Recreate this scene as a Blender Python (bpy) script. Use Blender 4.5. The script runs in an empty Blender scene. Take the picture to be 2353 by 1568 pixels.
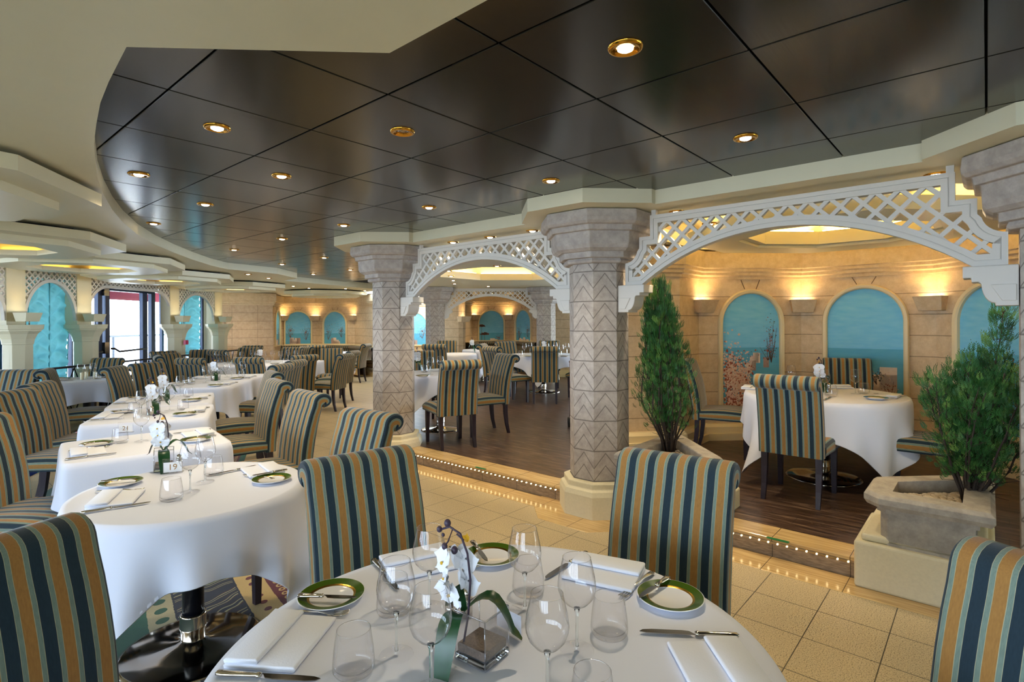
import bpy, bmesh, math, random
from mathutils import Vector, Matrix
PI = math.pi
C = bpy.context.scene.collection
R = random.Random(7)
EYE = 1.5
FPX, CX, CY, ROLL = 1252.92, 1176.5, 741.62, 0.0044
TH = 0.7169                                   # heading of the tile grid
GA = PI/2 - TH                                # angle of grid axis u from world X
eA = (math.sin(TH), math.cos(TH)); eB = (-math.cos(TH), math.sin(TH))

def W(u, v, z=0.0):
    return Vector((eA[0]*u + eB[0]*v, eA[1]*u + eB[1]*v, z))
def toUV(p):
    return (p[0]*eA[0] + p[1]*eA[1], p[0]*eB[0] + p[1]*eB[1])
def at(x, y, z):
    """the point of the horizontal plane z that the photograph shows at (x, y)"""
    a = (x-CX)/FPX; b = (CY-y)/FPX
    c, s = math.cos(ROLL), math.sin(ROLL)
    X = c*a + s*b; Z = -s*a + c*b
    t = (z-EYE)/Z
    return Vector((X*t, t, z))
def atd(x, y, d):
    a = (x-CX)/FPX; b = (CY-y)/FPX
    c, s = math.cos(ROLL), math.sin(ROLL)
    return Vector(((c*a + s*b)*d, d, EYE + (-s*a + c*b)*d))

# ------------------------------------------------------------------ materials
def S(r, g, b):
    f = lambda c: (c/255/12.92) if c/255 <= 0.04045 else ((c/255+0.055)/1.055)**2.4
    return (f(r), f(g), f(b), 1.0)
M = {}
def nm(name):
    m = bpy.data.materials.new(name); m.use_nodes = True
    m.node_tree.nodes.clear(); M[name] = m
    return m, m.node_tree.nodes, m.node_tree.links
def out(m, sh, disp=None):
    o = m.node_tree.nodes.new('ShaderNodeOutputMaterial')
    m.node_tree.links.new(sh, o.inputs[0])
def principled(n, col, rough=.5, metal=0, spec=.5):
    p = n.new('ShaderNodeBsdfPrincipled')
    p.inputs['Base Color'].default_value = col
    p.inputs['Roughness'].default_value = rough
    p.inputs['Metallic'].default_value = metal
    p.inputs['Specular IOR Level'].default_value = spec
    return p
def mathn(n, l, op, a, b=None, c=None, clamp=False):
    k = n.new('ShaderNodeMath'); k.operation = op; k.use_clamp = clamp
    for i, x in enumerate((a, b, c)):
        if x is None: continue
        if isinstance(x, (int, float)): k.inputs[i].default_value = x
        else: l.new(x, k.inputs[i])
    return k.outputs[0]
def mixc(n, l, f, a, b, mode='MIX'):
    k = n.new('ShaderNodeMix'); k.data_type = 'RGBA'; k.blend_type = mode
    for i, x in ((0, f), (6, a), (7, b)):
        if isinstance(x, (int, float, tuple)): k.inputs[i].default_value = x
        else: l.new(x, k.inputs[i])
    return k.outputs[2]
def noise(n, l, co, scale, detail=3, rough=.5):
    k = n.new('ShaderNodeTexNoise'); k.inputs['Scale'].default_value = scale
    k.inputs['Detail'].default_value = detail; k.inputs['Roughness'].default_value = rough
    if co is not None: l.new(co, k.inputs['Vector'])
    return k
def coord(n, which='Object'):
    return n.new('ShaderNodeTexCoord').outputs[which]
def mapping(n, l, co, scale=(1,1,1), rot=(0,0,0)):
    k = n.new('ShaderNodeMapping'); l.new(co, k.inputs[0])
    k.inputs['Scale'].default_value = scale; k.inputs['Rotation'].default_value = rot
    return k.outputs[0]
def ramp(n, l, f, stops, interp='LINEAR'):
    k = n.new('ShaderNodeValToRGB'); k.color_ramp.interpolation = interp
    e = k.color_ramp.elements
    while len(e) < len(stops): e.new(.5)
    for i, (p, c) in enumerate(stops):
        e[i].position = p; e[i].color = c if len(c) == 4 else (*c, 1)
    if f is not None: l.new(f, k.inputs[0])
    return k.outputs[0]
def bump(n, l, h, strength=.3, dist=.01):
    k = n.new('ShaderNodeBump'); k.inputs['Strength'].default_value = strength
    k.inputs['Distance'].default_value = dist; l.new(h, k.inputs['Height'])
    return k.outputs[0]
def sep(n, l, v):
    k = n.new('ShaderNodeSeparateXYZ'); l.new(v, k.inputs[0]); return k.outputs

def plain(name, col, rough=.5, metal=0, spec=.5, nz=0, nscale=40, bstr=0, vary=.12):
    m, n, l = nm(name); p = principled(n, col, rough, metal, spec)
    if nz or bstr:
        t = noise(n, l, coord(n), nscale, 4)
        if nz:
            dk = tuple(c*(1-nz) for c in col[:3]) + (1,)
            lt = tuple(min(1, c*(1+nz)) for c in col[:3]) + (1,)
            l.new(mixc(n, l, t.outputs[0], dk, lt), p.inputs['Base Color'])
        if bstr: l.new(bump(n, l, t.outputs[0], bstr, .004), p.inputs['Normal'])
    out(m, p.outputs[0]); return m
def emit(name, col, strength):
    m, n, l = nm(name); e = n.new('ShaderNodeEmission')
    e.inputs[0].default_value = col; e.inputs[1].default_value = strength
    out(m, e.outputs[0]); return m

def line_mask(n, l, x, period, off, half):
    """1 on a line repeated every period, 0 elsewhere"""
    a = mathn(n, l, 'SUBTRACT', x, off)
    a = mathn(n, l, 'DIVIDE', a, period)
    a = mathn(n, l, 'ADD', a, .5)
    a = mathn(n, l, 'FRACT', a)
    a = mathn(n, l, 'SUBTRACT', a, .5)
    a = mathn(n, l, 'ABSOLUTE', a)
    return mathn(n, l, 'LESS_THAN', a, half/period)

def build_materials():
    # striped upholstery: the stripe runs across UV.x
    m, n, l = nm('striped_fabric')
    uv = coord(n, 'UV'); x = sep(n, l, uv)
    per = .0765
    f = mathn(n, l, 'FRACT', mathn(n, l, 'ADD', mathn(n, l, 'DIVIDE', x[0], per), 20.18))
    BL, SG, BR, CR = S(34,54,66), S(122,142,130), S(166,122,64), S(172,172,142)
    col = ramp(n, l, f, [(0, BL), (.36, CR), (.376, SG), (.50, CR), (.516, BR), (.84, CR), (.856, SG), (.984, CR)], 'CONSTANT')
    mp = mapping(n, l, uv, (260, 40, 1)); t = noise(n, l, mp, 1.0, 3, .6)
    col2 = mixc(n, l, mathn(n, l, 'MULTIPLY', t.outputs[0], .9), col, (0.02,.012,.008,1), 'MULTIPLY')
    col = mixc(n, l, .5, col, col2)
    p = principled(n, (1,1,1,1), .8, 0, .25)
    p.inputs['Sheen Weight'].default_value = .25; p.inputs['Sheen Roughness'].default_value = .4
    l.new(col, p.inputs['Base Color'])
    l.new(bump(n, l, t.outputs[0], .12, .002), p.inputs['Normal'])
    out(m, p.outputs[0])
    # cloth
    m, n, l = nm('white_linen')
    t = noise(n, l, mapping(n, l, coord(n), (400, 400, 60)), 1, 2)
    big = noise(n, l, coord(n), 5, 3)
    p = principled(n, (.74,.77,.88,1), .75, 0, .3); p.inputs['Sheen Weight'].default_value = .15
    l.new(bump(n, l, mathn(n, l, 'ADD', mathn(n, l, 'MULTIPLY', t.outputs[0], .08), big.outputs[0]), .12, .01), p.inputs['Normal'])
    out(m, p.outputs[0])
    plain('napkin_linen', (.80,.83,.92,1), .8, 0, .2, bstr=.15, nscale=300)
    plain('dark_leg_wood', S(38,28,40), .4, 0, .5, nz=.25, nscale=30)
    plain('polished_brass', S(214,160,60), .12, 1)
    plain('table_chrome', S(178,170,160), .1, 1)
    plain('cutlery_silver', S(205,198,186), .16, 1)
    plain('dark_blade', S(150,146,140), .12, 1)
    plain('black_post', S(16,18,28), .3, 0, .6)
    plain('porcelain', (.84,.84,.86,1), .12, 0, .5)
    plain('green_glaze', S(66,92,22), .15, 0, .5)
    plain('gold_line', S(190,150,60), .25, 1)
    plain('card_white', (.85,.85,.85,1), .5)
    plain('gold_ink', S(150,110,50), .5)
    plain('vase_gravel', S(116,100,86), .6, nz=.7, nscale=160, bstr=.6)
    plain('orchid_petal', (.86,.88,.92,1), .55, 0, .3)
    plain('orchid_yellow', S(214,168,30), .5)
    plain('orchid_heart', S(86,30,40), .5)
    plain('orchid_stem', S(58,44,62), .45)
    plain('orchid_leaf', S(22,66,34), .3, 0, .5, nz=.35, nscale=25)
    plain('cream_paint', S(214,206,176), .45, 0, .4, nz=.03, nscale=8)
    plain('fascia_paint', S(214,206,176), .4, 0, .4)
    plain('plaster_white', S(206,200,190), .5, 0, .3)
    plain('column_plinth', S(214,204,172), .6, nz=.08, nscale=60, bstr=.35)
    plain('red_plastic', S(190,40,90), .4)
    plain('door_frame', S(34,48,74), .3, .3)
    plain('dark_rail', S(34,26,30), .35, .2)
    plain('white_metal', S(235,235,238), .4)
    plain('awning_red', S(240,96,146), .7)
    plain('black_rubber', S(18,18,20), .6)
    plain('maroon_paint', S(70,26,24), .4)
    plain('trunk_bark', S(54,42,32), .8, nz=.4, nscale=60, bstr=.4)
    plain('ledge_paint', S(226,206,160), .5)
    plain('dome_fabric', S(236,214,150), .8)
    plain('green_sign', S(24,110,60), .4)
    plain('bench_base', S(206,170,104), .5, nz=.1, nscale=12)
    plain('candle_wax', (.85,.78,.55,1), .5)
    emit('lamp_lens', (1,.86,.62,1), 30)
    emit('led_dot', (1,.74,.36,1), 14)
    emit('cove_strip', (1,.72,.22,1), 6); emit('bright_cove_strip', (1,.74,.30,1), 45)
    m, n, l = nm('foliage_green')
    t = noise(n, l, coord(n), 9, 3)
    p = principled(n, (1,1,1,1), .5, 0, .3)
    l.new(ramp(n, l, t.outputs[0], [(.3, S(24,58,28)), (.5, S(50,100,44)), (.72, S(112,146,66))]), p.inputs['Base Color'])
    out(m, p.outputs[0])
    # thin clear glass, one skin
    for name, tint, k, k0, pw in (('clear_glass', .985, .95, .055, 3.6), ('foot_glass', .995, .5, .03, 5.0), ('rim_glass', .9, .6, .22, 2.0), ('window_glass', .95, .5, .04, 5.0)):
        m, n, l = nm(name)
        tr = n.new('ShaderNodeBsdfTransparent'); gl = n.new('ShaderNodeBsdfGlossy'); gl.inputs['Roughness'].default_value = .0
        lw = n.new('ShaderNodeLayerWeight'); lw.inputs[0].default_value = .5
        fc = mathn(n, l, 'POWER', lw.outputs[1], pw)
        l.new(mixc(n, l, mathn(n, l, 'POWER', lw.outputs[1], pw+1), (tint, tint, min(1, tint+.01), 1), (.5,.53,.57,1)), tr.inputs[0])
        ms = n.new('ShaderNodeMixShader')
        l.new(mathn(n, l, 'ADD', mathn(n, l, 'MULTIPLY', fc, k), k0, clamp=True), ms.inputs[0])
        l.new(tr.outputs[0], ms.inputs[1]); l.new(gl.outputs[0], ms.inputs[2])
        out(m, ms.outputs[0])
    m, n, l = nm('solid_glass')
    g = n.new('ShaderNodeBsdfGlass'); g.inputs[0].default_value = (.97,.99,.99,1); g.inputs['Roughness'].default_value = 0; g.inputs['IOR'].default_value = 1.45
    out(m, g.outputs[0])
    # floor tiles: object coordinates are the grid (u, v)
    m, n, l = nm('terrazzo_tile')
    co = coord(n); x = sep(n, l, co)
    ju = line_mask(n, l, x[0], .3075, 3.468, .0023); jv = line_mask(n, l, x[1], .3096, .358, .0023)
    j = mathn(n, l, 'MAXIMUM', ju, jv)
    t = noise(n, l, co, 170, 2, .75); big = noise(n, l, co, 2.2, 3)
    base = ramp(n, l, t.outputs[0], [(.38, S(104,88,66)), (.48, S(192,174,138)), (.75, S(212,194,158))])
    base = mixc(n, l, mathn(n, l, 'MULTIPLY', big.outputs[0], .4), base, S(188,168,130))
    col = mixc(n, l, j, base, S(70,62,50))
    p = principled(n, (1,1,1,1), .32, 0, .5); l.new(col, p.inputs['Base Color'])
    l.new(bump(n, l, mathn(n, l, 'SUBTRACT', 1.0, j), .3, .003), p.inputs['Normal'])
    out(m, p.outputs[0])
    m, n, l = nm('travertine')
    co = coord(n); x = sep(n, l, co)
    j = line_mask(n, l, x[1], .43, .18, .002)
    t = noise(n, l, mapping(n, l, co, (60, 3, 60)), 1, 5)
    base = ramp(n, l, t.outputs[0], [(.3, S(176,142,92)), (.7, S(214,184,130))])
    p = principled(n, (1,1,1,1), .16, 0, .5)
    l.new(mixc(n, l, j, base, S(90,74,52)), p.inputs['Base Color']); out(m, p.outputs[0])
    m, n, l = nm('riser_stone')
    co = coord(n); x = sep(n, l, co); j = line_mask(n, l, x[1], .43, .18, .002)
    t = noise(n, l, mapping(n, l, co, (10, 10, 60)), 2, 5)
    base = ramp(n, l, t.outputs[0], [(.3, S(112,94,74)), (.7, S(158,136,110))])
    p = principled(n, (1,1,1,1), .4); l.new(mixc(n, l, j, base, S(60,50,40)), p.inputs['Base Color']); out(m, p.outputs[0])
    # dark boards
    m, n, l = nm('dark_boards')
    co = coord(n); x = sep(n, l, co)
    row = mathn(n, l, 'FLOOR', mathn(n, l, 'DIVIDE', x[0], .15))
    jv = line_mask(n, l, mathn(n, l, 'ADD', x[1], mathn(n, l, 'MULTIPLY', row, .37)), 1.1, 0, .0015)
    ju = line_mask(n, l, x[0], .15, 0, .0012)
    t = noise(n, l, mapping(n, l, co, (22, 2.2, 20)), 1.6, 6, .65)
    base = ramp(n, l, t.outputs[0], [(.32, S(38,26,20)), (.5, S(74,54,42)), (.62, S(106,84,68)), (.72, S(140,116,98))])
    p = principled(n, (1,1,1,1), .34, 0, .45)
    l.new(mixc(n, l, mathn(n, l, 'MAXIMUM', ju, jv), base, S(34,24,18)), p.inputs['Base Color']); out(m, p.outputs[0])
    # satin dark ceiling panels
    m, n, l = nm('ceiling_panel')
    co = coord(n); t = noise(n, l, mapping(n, l, co, (1, 60, 1)), 3, 3)
    p = principled(n, S(62,62,60), .34, .55, .5)
    l.new(mathn(n, l, 'ADD', mathn(n, l, 'MULTIPLY', t.outputs[0], .08), .15), p.inputs['Roughness'])
    out(m, p.outputs[0])
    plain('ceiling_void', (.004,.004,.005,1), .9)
    # block stone walls: joints by height
    def stone(name, c1, c2, chev=False, jz=(.225, 1.12), vert=0):
        m, n, l = nm(name)
        co = coord(n); x = sep(n, l, co)
        t = noise(n, l, co, 14, 6, .65); t2 = noise(n, l, co, 130, 3)
        base = ramp(n, l, t.outputs[0], [(.3, c1), (.7, c2)])
        base = mixc(n, l, mathn(n, l, 'MULTIPLY', noise(n, l, co, 70, 5, .7).outputs[0], .5), base, tuple(c*.62 for c in c1[:3]) + (1,))
        h = mathn(n, l, 'ADD', mathn(n, l, 'MULTIPLY', t.outputs[0], .25), mathn(n, l, 'MULTIPLY', t2.outputs[0], .15))
        j = None
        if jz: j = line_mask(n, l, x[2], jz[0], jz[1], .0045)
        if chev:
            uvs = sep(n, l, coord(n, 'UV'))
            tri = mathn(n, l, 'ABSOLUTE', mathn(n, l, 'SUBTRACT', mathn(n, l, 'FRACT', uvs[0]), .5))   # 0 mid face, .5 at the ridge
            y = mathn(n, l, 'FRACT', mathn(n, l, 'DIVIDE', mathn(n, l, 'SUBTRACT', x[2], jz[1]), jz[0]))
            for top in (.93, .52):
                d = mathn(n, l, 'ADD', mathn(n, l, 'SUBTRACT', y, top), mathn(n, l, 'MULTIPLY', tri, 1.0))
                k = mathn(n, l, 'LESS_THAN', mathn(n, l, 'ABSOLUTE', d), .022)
                j = mathn(n, l, 'MAXIMUM', j, k)  # groove shade of the carved zigzags is painted dark, along with the joints
        if vert:
            uvs = sep(n, l, coord(n, 'UV'))
            j = mathn(n, l, 'MAXIMUM', j, line_mask(n, l, uvs[0], vert, 0, .0035))
        col = base
        if j is not None:
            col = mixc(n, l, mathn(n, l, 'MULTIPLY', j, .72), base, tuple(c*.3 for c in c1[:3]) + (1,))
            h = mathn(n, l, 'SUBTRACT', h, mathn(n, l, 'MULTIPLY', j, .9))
        p = principled(n, (1,1,1,1), .75, 0, .25); l.new(col, p.inputs['Base Color'])
        l.new(bump(n, l, h, .55, .008), p.inputs['Normal']); out(m, p.outputs[0])
    stone('sand_blocks', S(206,178,140), S(232,208,172))
    stone('sand_blocks_jointed', S(190,160,128), S(216,188,154), vert=.62)
    stone('sand_plain', S(204,176,138), S(230,206,170), jz=None)
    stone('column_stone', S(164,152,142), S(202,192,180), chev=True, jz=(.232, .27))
    stone('capital_stone', S(160,150,142), S(196,186,176), jz=None)
    stone('planter_stone', S(150,142,132), S(190,182,168), jz=None)
    stone('pebble_stone', S(170,146,116), S(232,222,204), jz=None)
    # translucent curtain
    m, n, l = nm('turquoise_silk')
    d = n.new('ShaderNodeBsdfDiffuse'); d.inputs[0].default_value = S(150,206,210)
    tl = n.new('ShaderNodeBsdfTranslucent'); tl.inputs[0].default_value = S(120,205,214)
    ms = n.new('ShaderNodeMixShader'); ms.inputs[0].default_value = .42
    l.new(d.outputs[0], ms.inputs[1]); l.new(tl.outputs[0], ms.inputs[2]); out(m, ms.outputs[0])
    # painted sky of the murals (object z is height on the wall)
    m, n, l = nm('mural_paint')
    co = coord(n); x = sep(n, l, co)
    t = noise(n, l, mapping(n, l, co, (3, 3, 12)), 2, 4)
    sky = mixc(n, l, t.outputs[0], S(92,178,222), S(142,206,230))
    sea = mixc(n, l, t.outputs[0], S(78,158,192), S(104,176,202))
    p = principled(n, (1,1,1,1), .7, 0, .2)
    gp = n.new('ShaderNodeNewGeometry'); gz = sep(n, l, gp.outputs['Position'])
    l.new(mixc(n, l, mathn(n, l, 'LESS_THAN', gz[2], 1.19), sky, sea), p.inputs['Base Color']); out(m, p.outputs[0])
    plain('paint_wall_white', S(226,206,188), .7, nz=.1, nscale=30)
    plain('paint_wall_grey', S(168,140,128), .7, nz=.15, nscale=30)
    plain('paint_blossom', S(222,186,168), .7, nz=.3, nscale=30)
    plain('paint_rust', S(158,80,58), .7, nz=.3, nscale=30)
    plain('paint_leaf', S(70,74,52), .7, nz=.3, nscale=30)
    plain('paint_twig', S(92,66,52), .7)
    # carpet: UV.x = distance from its edge, UV.y = run along it
    m, n, l = nm('patterned_carpet')
    uv = coord(n, 'UV'); x = sep(n, l, uv); co = coord(n)
    GRN = S(24,92,70); MAR = S(98,24,32); YEL = S(204,176,112); NAV = S(22,22,44); CRM = S(178,172,138)
    wob = noise(n, l, uv, 30, 2)
    w = mathn(n, l, 'ADD', x[0], mathn(n, l, 'MULTIPLY', mathn(n, l, 'SUBTRACT', wob.outputs[0], .5), .012))
    def smooth_dots(scale_u, off, per, r):
        a = mathn(n, l, 'SUBTRACT', w, off)
        b = mathn(n, l, 'SUBTRACT', mathn(n, l, 'FRACT', mathn(n, l, 'DIVIDE', x[1], per)), .5)
        b = mathn(n, l, 'MULTIPLY', b, per)
        d = mathn(n, l, 'SQRT', mathn(n, l, 'ADD', mathn(n, l, 'MULTIPLY', a, a), mathn(n, l, 'MULTIPLY', b, b)))
        return mathn(n, l, 'LESS_THAN', d, r)
    base = ramp(n, l, w, [(0, GRN), (.06, MAR), (.15, YEL), (.30, NAV), (.62, CRM), (.74, GRN)], 'CONSTANT')
    wv = n.new('ShaderNodeTexWave'); wv.wave_type = 'RINGS'; wv.inputs['Scale'].default_value = 3.2; wv.inputs['Distortion'].default_value = 9; wv.inputs['Detail'].default_value = 1
    wv.inputs['Detail Scale'].default_value = 1.6
    l.new(uv, wv.inputs['Vector'])
    inn = mathn(n, l, 'MULTIPLY', mathn(n, l, 'GREATER_THAN', w, .31), mathn(n, l, 'LESS_THAN', w, .61))
    sw = ramp(n, l, wv.outputs[1], [(0, NAV), (.52, MAR), (.62, NAV), (.70, S(150,156,96)), (.80, CRM), (.9, NAV)], 'CONSTANT')
    base = mixc(n, l, inn, base, sw)
    base = mixc(n, l, smooth_dots(1, .105, .055, .019), base, YEL)
    base = mixc(n, l, smooth_dots(1, .105, .055, .009), base, MAR)
    base = mixc(n, l, smooth_dots(1, .68, .11, .03), base, S(26,84,62))
    base = mixc(n, l, smooth_dots(1, .225, .085, .02), base, MAR)
    t = noise(n, l, co, 300, 2)
    base = mixc(n, l, mathn(n, l, 'MULTIPLY', t.outputs[0], .5), base, (.02,.03,.03,1))
    p = principled(n, (1,1,1,1), .95, 0, .1); p.inputs['Sheen Weight'].default_value = .2
    l.new(base, p.inputs['Base Color']); l.new(bump(n, l, t.outputs[0], .4, .004), p.inputs['Normal']); out(m, p.outputs[0])
    # blue patterned carpet by the windows
    m, n, l = nm('blue_carpet')
    co = coord(n); v = n.new('ShaderNodeTexWave'); v.inputs['Scale'].default_value = 1.6; v.inputs['Distortion'].default_value = 8
    l.new(co, v.inputs['Vector'])
    p = principled(n, (1,1,1,1), .95, 0, .1)
    l.new(ramp(n, l, v.outputs[1], [(0, S(22,40,96)), (.4, S(30,110,120)), (.6, S(24,48,110)), (.75, S(190,190,170)), (.85, S(22,40,96))], 'CONSTANT'), p.inputs['Base Color'])
    out(m, p.outputs[0])
    plain('outside_rail', S(48,60,76), .4); plain('outside_seat', S(62,72,84), .6)
    plain('deck_white', S(225,228,232), .6)
    plain('sea_haze', S(200,220,235), .4)
build_materials()

# ------------------------------------------------------------------ mesh builder
class MB:
    def __init__(s): s.v = []; s.f = []; s.mi = []; s.sm = []; s.uv = []
    def add(s, verts, faces, mi=0, smooth=False, uv=None):
        b = len(s.v); s.v.extend([tuple(p) for p in verts])
        for k, f in enumerate(faces):
            s.f.append(tuple(b+i for i in f)); s.mi.append(mi); s.sm.append(smooth)
            s.uv.append(uv[k] if uv else None)
        return s
    def box(s, c, d, rz=0, mi=0, taper=1.0):
        x, y, z = d[0]/2, d[1]/2, d[2]/2
        co, si = math.cos(rz), math.sin(rz); vs = []
        for (a, b, e) in ((-1,-1,-1),(1,-1,-1),(1,1,-1),(-1,1,-1),(-1,-1,1),(1,-1,1),(1,1,1),(-1,1,1)):
            k = taper if e < 0 else 1.0
            px, py = a*x*k, b*y*k
            vs.append((c[0]+px*co-py*si, c[1]+px*si+py*co, c[2]+e*z))
        return s.add(vs, [(0,3,2,1),(4,5,6,7),(0,1,5,4),(1,2,6,5),(2,3,7,6),(3,0,4,7)], mi)
    def prism(s, poly, z0, z1, mi=0, top=True, bottom=True):
        k = len(poly)
        area = sum(poly[i][0]*poly[(i+1)%k][1]-poly[(i+1)%k][0]*poly[i][1] for i in range(k))
        if area < 0: poly = poly[::-1]
        vs = [(p[0], p[1], z0) for p in poly] + [(p[0], p[1], z1) for p in poly]
        fs = [(i, (i+1)%k, k+(i+1)%k, k+i) for i in range(k)]
        if top: fs.append(tuple(range(k, 2*k)))
        if bottom: fs.append(tuple(range(k-1, -1, -1)))
        return s.add(vs, fs, mi)
    def rings(s, rings, mi=0, smooth=True, cap0=False, cap1=False, closed=True, uv=None):
        """rings: list of equally long vertex loops"""
        k = len(rings[0]); vs = [p for r in rings for p in r]; fs = []; us = []
        for i in range(len(rings)-1):
            for j in range(k if closed else k-1):
                j2 = (j+1) % k
                fs.append((i*k+j, i*k+j2, (i+1)*k+j2, (i+1)*k+j))
                if uv: us.append([uv(i, j), uv(i, j+1), uv(i+1, j+1), uv(i+1, j)])
        if cap0: fs.append(tuple(range(k-1, -1, -1))); us.append(None)
        if cap1: fs.append(tuple((len(rings)-1)*k+j for j in range(k))); us.append(None)
        return s.add(vs, fs, mi, smooth, us if uv else None)
    def lathe(s, prof, seg=24, c=(0,0,0), mi=0, smooth=True, phase=0, cap0=False, cap1=False):
        rs = [[(c[0]+r*math.cos(phase+2*PI*j/seg), c[1]+r*math.sin(phase+2*PI*j/seg), c[2]+z) for j in range(seg)] for r, z in prof]
        return s.rings(rs, mi, smooth, cap0, cap1)
    def tube(s, pts, rad, seg=8, mi=0, smooth=True, caps=True):
        pts = [Vector(p) for p in pts]; rs = []
        if isinstance(rad, (int, float)): rad = [rad]*len(pts)
        for i, p in enumerate(pts):
            t = (pts[min(i+1, len(pts)-1)] - pts[max(i-1, 0)]).normalized()
            a = t.cross(Vector((0,0,1)) if abs(t.z) < .9 else Vector((1,0,0))).normalized(); b = t.cross(a)
            rs.append([tuple(p + (a*math.cos(2*PI*j/seg) + b*math.sin(2*PI*j/seg))*rad[i]) for j in range(seg)])
        return s.rings(rs, mi, smooth, caps, caps)
    def ball(s, c, r, sz=1, seg=10, mi=0):
        pr = [(max(1e-5, r*math.sin(PI*i/7)), -r*sz*math.cos(PI*i/7)) for i in range(8)]
        return s.lathe(pr, seg, c, mi)
    def xf(s, mat):
        s.v = [tuple(mat @ Vector(p)) for p in s.v]; return s
    def build(s, name, mats, parent=None, loc=None, rz=None, mat=None):
        me = bpy.data.meshes.new(name); me.from_pydata(s.v, [], s.f)
        for m in (mats if isinstance(mats, (list, tuple)) else [mats]): me.materials.append(M[m])
        me.polygons.foreach_set('material_index', s.mi); me.polygons.foreach_set('use_smooth', s.sm)
        if any(u is not None for u in s.uv):
            ul = me.uv_layers.new(name='UVMap'); li = 0
            for p, u in zip(me.polygons, s.uv):
                for k in range(p.loop_total):
                    ul.data[li].uv = u[k] if u is not None else (0, 0)
                    li += 1
        me.update()
        o = bpy.data.objects.new(name, me); C.objects.link(o)
        if parent: o.parent = parent
        if loc is not None: o.location = loc
        if rz is not None: o.rotation_euler = (0, 0, rz)
        return o
def fixn(o):
    bm = bmesh.new(); bm.from_mesh(o.data); bmesh.ops.recalc_face_normals(bm, faces=bm.faces[:]); bm.to_mesh(o.data); bm.free(); return o
def bevel(o, w, seg=2):
    m = o.modifiers.new('edge', 'BEVEL'); m.width = w; m.segments = seg; m.limit_method = 'ANGLE'; m.angle_limit = math.radians(40); return o
ALL = []
def tag(o, label, cat, group=None, kind=None):
    o['label'] = label; o['category'] = cat
    if group: o['group'] = group
    if kind: o['kind'] = kind
    ALL.append(o); return o
def thing(name, label, cat, loc=(0,0,0), rz=0, group=None, kind=None):
    o = bpy.data.objects.new(name, None); C.objects.link(o); o.empty_display_size = .1
    o.location = loc; o.rotation_euler = (0, 0, rz)
    return tag(o, label, cat, group, kind)
def struct(o): o['kind'] = 'structure'; return o
def dup(root, loc=None, rz=None, label=None, group=None, cat=None):
    """a copy of a thing with copies of its parts and sub-parts (mesh data shared)"""
    r = root.copy(); C.objects.link(r)
    if loc is not None: r.location = loc
    if rz is not None: r.rotation_euler = (0, 0, rz)
    for ch in KIDS.get(root.get('_k', root.name), []):
        c = ch.copy(); C.objects.link(c); c.parent = r
        for g in KIDS.get(ch.name, []):
            d = g.copy(); C.objects.link(d); d.parent = c
    if label: r['label'] = label
    if group: r['group'] = group
    if cat: r['category'] = cat
    ALL.append(r); return r
KIDS = {}
def kids(root):
    """remember the children of a first-of-its-kind before copying it"""
    KIDS[root.name] = list(root.children)
    for c in root.children: KIDS[c.name] = list(c.children)
USED = set()
def first_or_dup(proto, loc, rz, label, group):
    if proto.name not in USED:
        USED.add(proto.name); proto.location = loc; proto.rotation_euler = (0, 0, rz)
        proto['label'] = label; proto['group'] = group; return proto
    return dup(proto, loc, rz, label, group)
def sweep(mb, line, prof, mi=0, smooth=False, closed=False):
    """profile (offset to the left of travel, z) carried along a horizontal polyline with mitres"""
    n = len(line); rs = []
    for i in range(n):
        p = Vector(line[i][:2])
        a = Vector(line[(i-1) % n][:2]) if (i > 0 or closed) else None
        b = Vector(line[(i+1) % n][:2]) if (i < n-1 or closed) else None
        d1 = (p-a).normalized() if a is not None else (b-p).normalized()
        d2 = (b-p).normalized() if b is not None else d1
        n1 = Vector((-d1.y, d1.x)); n2 = Vector((-d2.y, d2.x)); m = (n1+n2)
        m = m/ max(.3, m.length_squared/2) if m.length > 1e-6 else n1
        rs.append([(p.x+m.x*o, p.y+m.y*o, z) for o, z in prof])
    if closed: rs.append(rs[0])
    mb.rings(rs, mi, smooth, False, False, False)
# ------------------------------------------------------------------ the setting
GRID = GA
def gbuild(mb, name, mats, parent=None):      # mesh given in grid (u, v, z)
    return mb.build(name, mats, parent, (0,0,0), GRID)
def octa(u, v, d):
    a = d/2; b = a*math.tan(PI/8)
    return [(u+a, v-b), (u+a, v+b), (u+b, v+a), (u-b, v+a), (u-a, v+b), (u-a, v-b), (u-b, v-a), (u+b, v-a)]
COLS = [(3.8, 5.1), (3.8, 2.38), (3.8, -.345)]
ZS, ZD = 2.34, 2.44                           # cream soffit, dark ceiling
PZ = .12                                      # raised dining platform

# floor and platform
mb = MB(); mb.prism([(-4, -5), (3.7, -5), (3.7, 5.35), (16, 17.65), (16, 24), (-14, 24), (-14, -5)], -.2, 0)
struct(gbuild(mb, 'floor', 'terrazzo_tile'))
mb = MB(); mb.prism([(3.92, -4), (16, -4), (16, 17.3), (3.92, 5.26)], -.2, PZ)
struct(gbuild(mb, 'floor_platform', 'dark_boards'))
mb = MB()
mb.prism([(3.70, -4), (3.92, -4), (3.92, 5.26), (16, 17.34), (16, 17.65), (3.70, 5.35)], PZ-.022, PZ+.001)
mb.prism([(3.465, -4), (3.705, -4), (3.705, 5.1), (3.465, 5.1)], -.05, .0015)
for u, v in COLS[:2]: mb.prism(octa(u, v, 1.06), -.05, .002)
struct(bevel(gbuild(mb, 'trim_1', 'travertine'), .006))
mb = MB(); mb.prism([(3.715, -4), (3.92, -4), (3.92, 5.26), (16, 17.34), (16, 17.6), (3.715, 5.33)], -.2, PZ-.022)
struct(gbuild(mb, 'trim_2', 'riser_stone'))
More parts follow.
